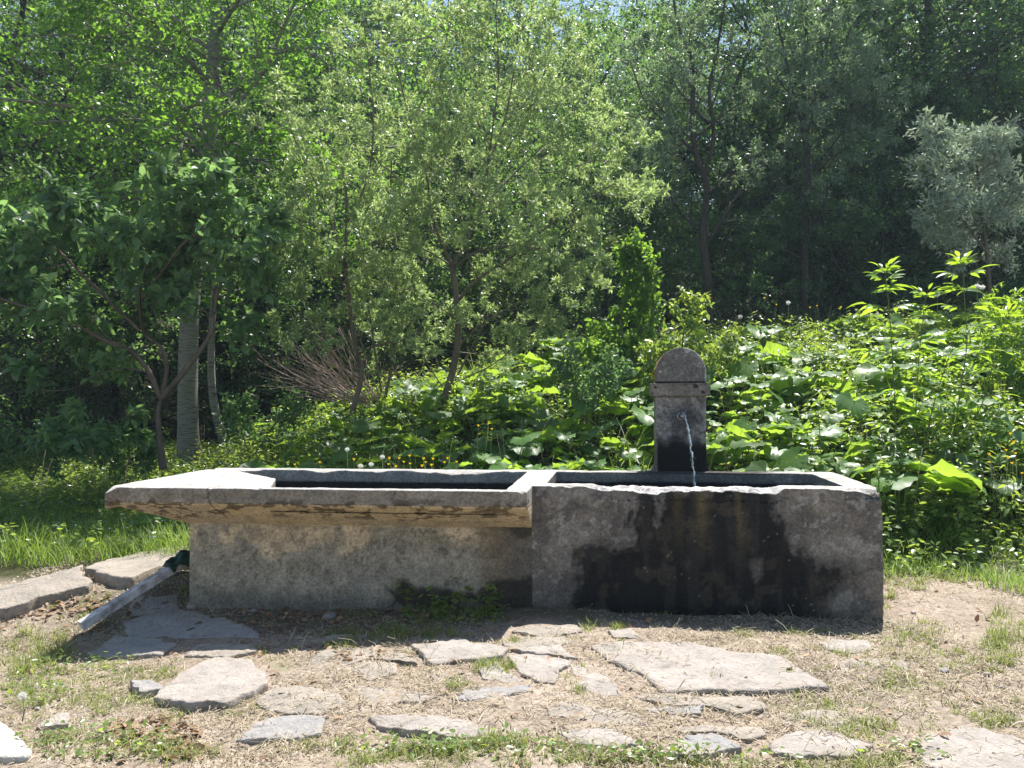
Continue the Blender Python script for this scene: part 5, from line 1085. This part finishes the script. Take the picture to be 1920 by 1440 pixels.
spots = [(735,862,6.9),(748,868,6.8),(762,858,6.9),(772,870,6.8),(781,856,7.0),(790,868,6.9),(812,866,6.9),(818,872,6.7),(826,862,6.9),(833,868,6.8),(842,858,7.0),(849,868,6.8),(612,868,7.0),(560,872,6.9),(672,860,7.1),(740,872,6.6),(755,876,6.6),(800,874,6.6),(850,876,6.6),
 (166,960,7.4),(176,962,7.4),(77,1020,6.9),(84,1024,6.8),(196,995,7.2),(268,868,9.5),(275,852,9.8),(262,880,9.4),(330,868,10),(310,846,10),(288,872,9.6),(345,852,10.4),
 (1862,853,6.6),(1872,860,6.5),(1882,845,6.6),(1893,852,6.6),(1910,852,6.5),(1898,815,6.7),(1912,830,6.7),(1880,795,6.9),(1915,797,6.8),(1875,838,6.7),(1905,888,6.4),(1897,889,6.4),(1868,868,6.5),(1912,870,6.4),(1890,832,6.6),
 (1372,560,11.4),(1440,560,11.2),(1528,578,11.2),(1536,574,11.2),(1544,582,11.2),(1450,572,11.0),(1806,968,6.1),(892,800,7.6),(898,796,7.7),(916,806,7.6)]
firstB = {}
for i, (px, py, D_) in enumerate(spots):
    k = i % 4; Hh = (.34, .42, .28, .5)[k]; P = at(px, py, D_); g = float(ground_z(P[0], P[1])); s_ = max(.5, min(3.0, (P[2] - g) / Hh)); loc = (P[0], P[1], P[2] - Hh * s_ if s_ >= 3 else g)
    where = ("in the yellow row right behind the ochre basin" if 540 < px < 870 and py > 840 else "in the grass left of the trough" if px < 240 else "in the shade by the pale barked trunk" if px < 400 else "among the herbs at the right border" if px > 1700 else "on the crest of the bank against the dark wood" if py < 600 else "among the butterbur leaves behind the ochre basin")
    lb = "small yellow buttercup " + where
    if k not in firstB or True:
        o = empty("buttercup", loc, lb, "flower", "yellow buttercups " + where)
        link("stem", BC[k][0], M_STEM, o); link("petals", BC[k][1], M_YEL, o)
        o.rotation_euler = (0, 0, rg.random() * 6.28); o.scale = (max(1.25, s_ * .5),) * 2 + (s_,)
def clock_mesh():
    r = np.random.default_rng(3); n = 110; d = rdir(r, n); return leaves_mesh("fluff", [leaf_shape(.18, 0, 0, ((0, 0), (.9, 1), (1, 0)))], d * .001, d, rdir(r, n), np.full(n, .021) * r.uniform(.85, 1.05, n), seed=4)
CK = clock_mesh(); CK.materials.append(M_FLUFF); STM = tubes_mesh("stem", [(np.array([[0, 0, -1.0], [.01, 0, -.5], [0, 0, 0]]), np.array([.003, .003, .0025]))], 5); STM.materials.append(M_STEM)
for px, py, D_, lb in ((717, 857, 6.7, "white dandelion clock standing highest behind the ochre basin"), (651, 843, 7.0, "small white dandelion clock among dark leaves behind the ochre basin"), (676, 874, 6.5, "white dandelion clock touching the basin's back rim, left one of two"), (696, 871, 6.5, "white dandelion clock touching the basin's back rim, right one of two"),
                   (1478, 568, 11, "white dandelion clock on the crest of the bank beside tall grass stalks"), (1757, 553, 9.4, "white dandelion clock between the two tall elder shoots"), (1832, 537, 9.2, "left of two dandelion clocks below the topmost elder crown"), (1842, 539, 9.2, "right of two dandelion clocks below the topmost elder crown"), (1388, 594, 11, "tiny dandelion clock at the dark gap right of the bramble mound"),
                   (42, 1305, 3.65, "big fluffy dandelion clock low in the grass at the lower left")):
    P = at(px, py, D_); g = float(ground_z(P[0], P[1])); o = empty("dandelion_clock", P, lb, "flower")
    c_ = link("fluff", CK, None, o); st_ = link("stem", STM, None, o); st_.scale = (1, 1, max(.04, P[2] - g)); o.scale = (1, 1, 1)
    if D_ > 8: c_.scale = (1.5,) * 3
n = 300; x, y = region(n * 3, (-6.5, -2.2, 6.3, 9.0), lambda x, y: (noise(x * 1.7, y * 1.7, s=44) > .5) * 1.0, rg); n = len(x)
tag(link("forget_me_nots", leaves_mesh("forget_me_nots", PET, np.stack([x, y, ground_z(x, y) + rg.uniform(.14, .3, n)], -1), rdir(rg, n), unit(rg.normal(0, .3, (n, 3)) + [0, -.3, 1]), np.full(n, .009)), M_BLUE), kind="stuff")
# tall seed stalks over the wild ground
n = 420; x, y = region(n, (-7, 9, 6.2, 12), lambda x, y: clearyard(x, y) * 1.0, rg); n = len(x); pl_ = []
for i in range(n):
    h = rg.uniform(.35, .85); l = rg.normal(0, .10, 2); g = float(ground_z(x[i], y[i])); b = np.array([x[i], y[i], g]); pl_.append((np.array([b, b + [l[0] * .4, l[1] * .4, h * .6], b + [l[0], l[1], h]]), np.array([.0022, .0018, .0012])))
    pl_.append((np.array([b + [l[0] * .9, l[1] * .9, h * .9], b + [l[0], l[1], h], b + [l[0] * 1.15, l[1] * 1.15, h * 1.08]]), np.array([.001, .005, .001])))
tag(link("seed_stalks", tubes_mesh("seed_stalks", pl_, 4), M_DRYGRASS), kind="stuff")
# weeds growing up against the trough, dead leaves under the broken slab
rg = np.random.default_rng(301); n = 42; pp = np.array([hit(rg.uniform(760, 935), rg.uniform(1125, 1165)) for _ in range(n)]); k = ~inside_trough(pp[:, 0], pp[:, 1], .01); pp = pp[k]
tag(link("wall_weeds", leafy_stems("wall_weeds", pp[:, 0], pp[:, 1], rg.uniform(.08, .26, len(pp)), 9, .05, M_UNDER, OVAL, 303, radial=.02), M_UNDER), kind="stuff")
n = 420; pp = []
for cx, cy, rx, ry, m_ in ((290, 1375, 90, 28, 150), (150, 1130, 60, 22, 80), (60, 1155, 70, 12, 60), (330, 1410, 70, 20, 60), (700, 1160, 160, 14, 110), (520, 1160, 80, 18, 50), (640, 1225, 90, 18, 40)):
    for _ in range(m_): q_ = rg.random() * 6.28; r_ = math.sqrt(rg.random()); pp.append(hit(cx + rx * r_ * math.cos(q_), cy + ry * r_ * math.sin(q_)) + [0, 0, .012])
pp = np.array(pp); pp = pp[~inside_trough(pp[:, 0], pp[:, 1])]; n = len(pp)
tag(link("fallen_leaves", leaves_mesh("fallen_leaves", OVAL, pp, rg.normal(size=(n, 3)) * [1, 1, .3], unit(rg.normal(0, .5, (n, 3)) + [0, 0, 1]), rg.uniform(.025, .055, n)), M_DEADLEAF), kind="stuff")

# ------------------------------------------------------------------ the thin blue air of the wood
m, t, out = mat_new("thin_air"); pv = nd(t, "ShaderNodeVolumePrincipled"); pv.inputs["Color"].default_value = (.62, .82, 1, 1); pv.inputs["Density"].default_value = .0011; pv.inputs["Anisotropy"].default_value = .3
t.links.new(pv.outputs[0], out.inputs["Volume"])
bm = bmesh.new(); bmesh.ops.create_cube(bm, size=1); me = bpy.data.meshes.new("haze"); bm.to_mesh(me); bm.free()
hz = link("haze", me, m, None); hz.scale = (420, 420, 90); hz.location = (0, 100, 38.9); tag(hz, kind="stuff")
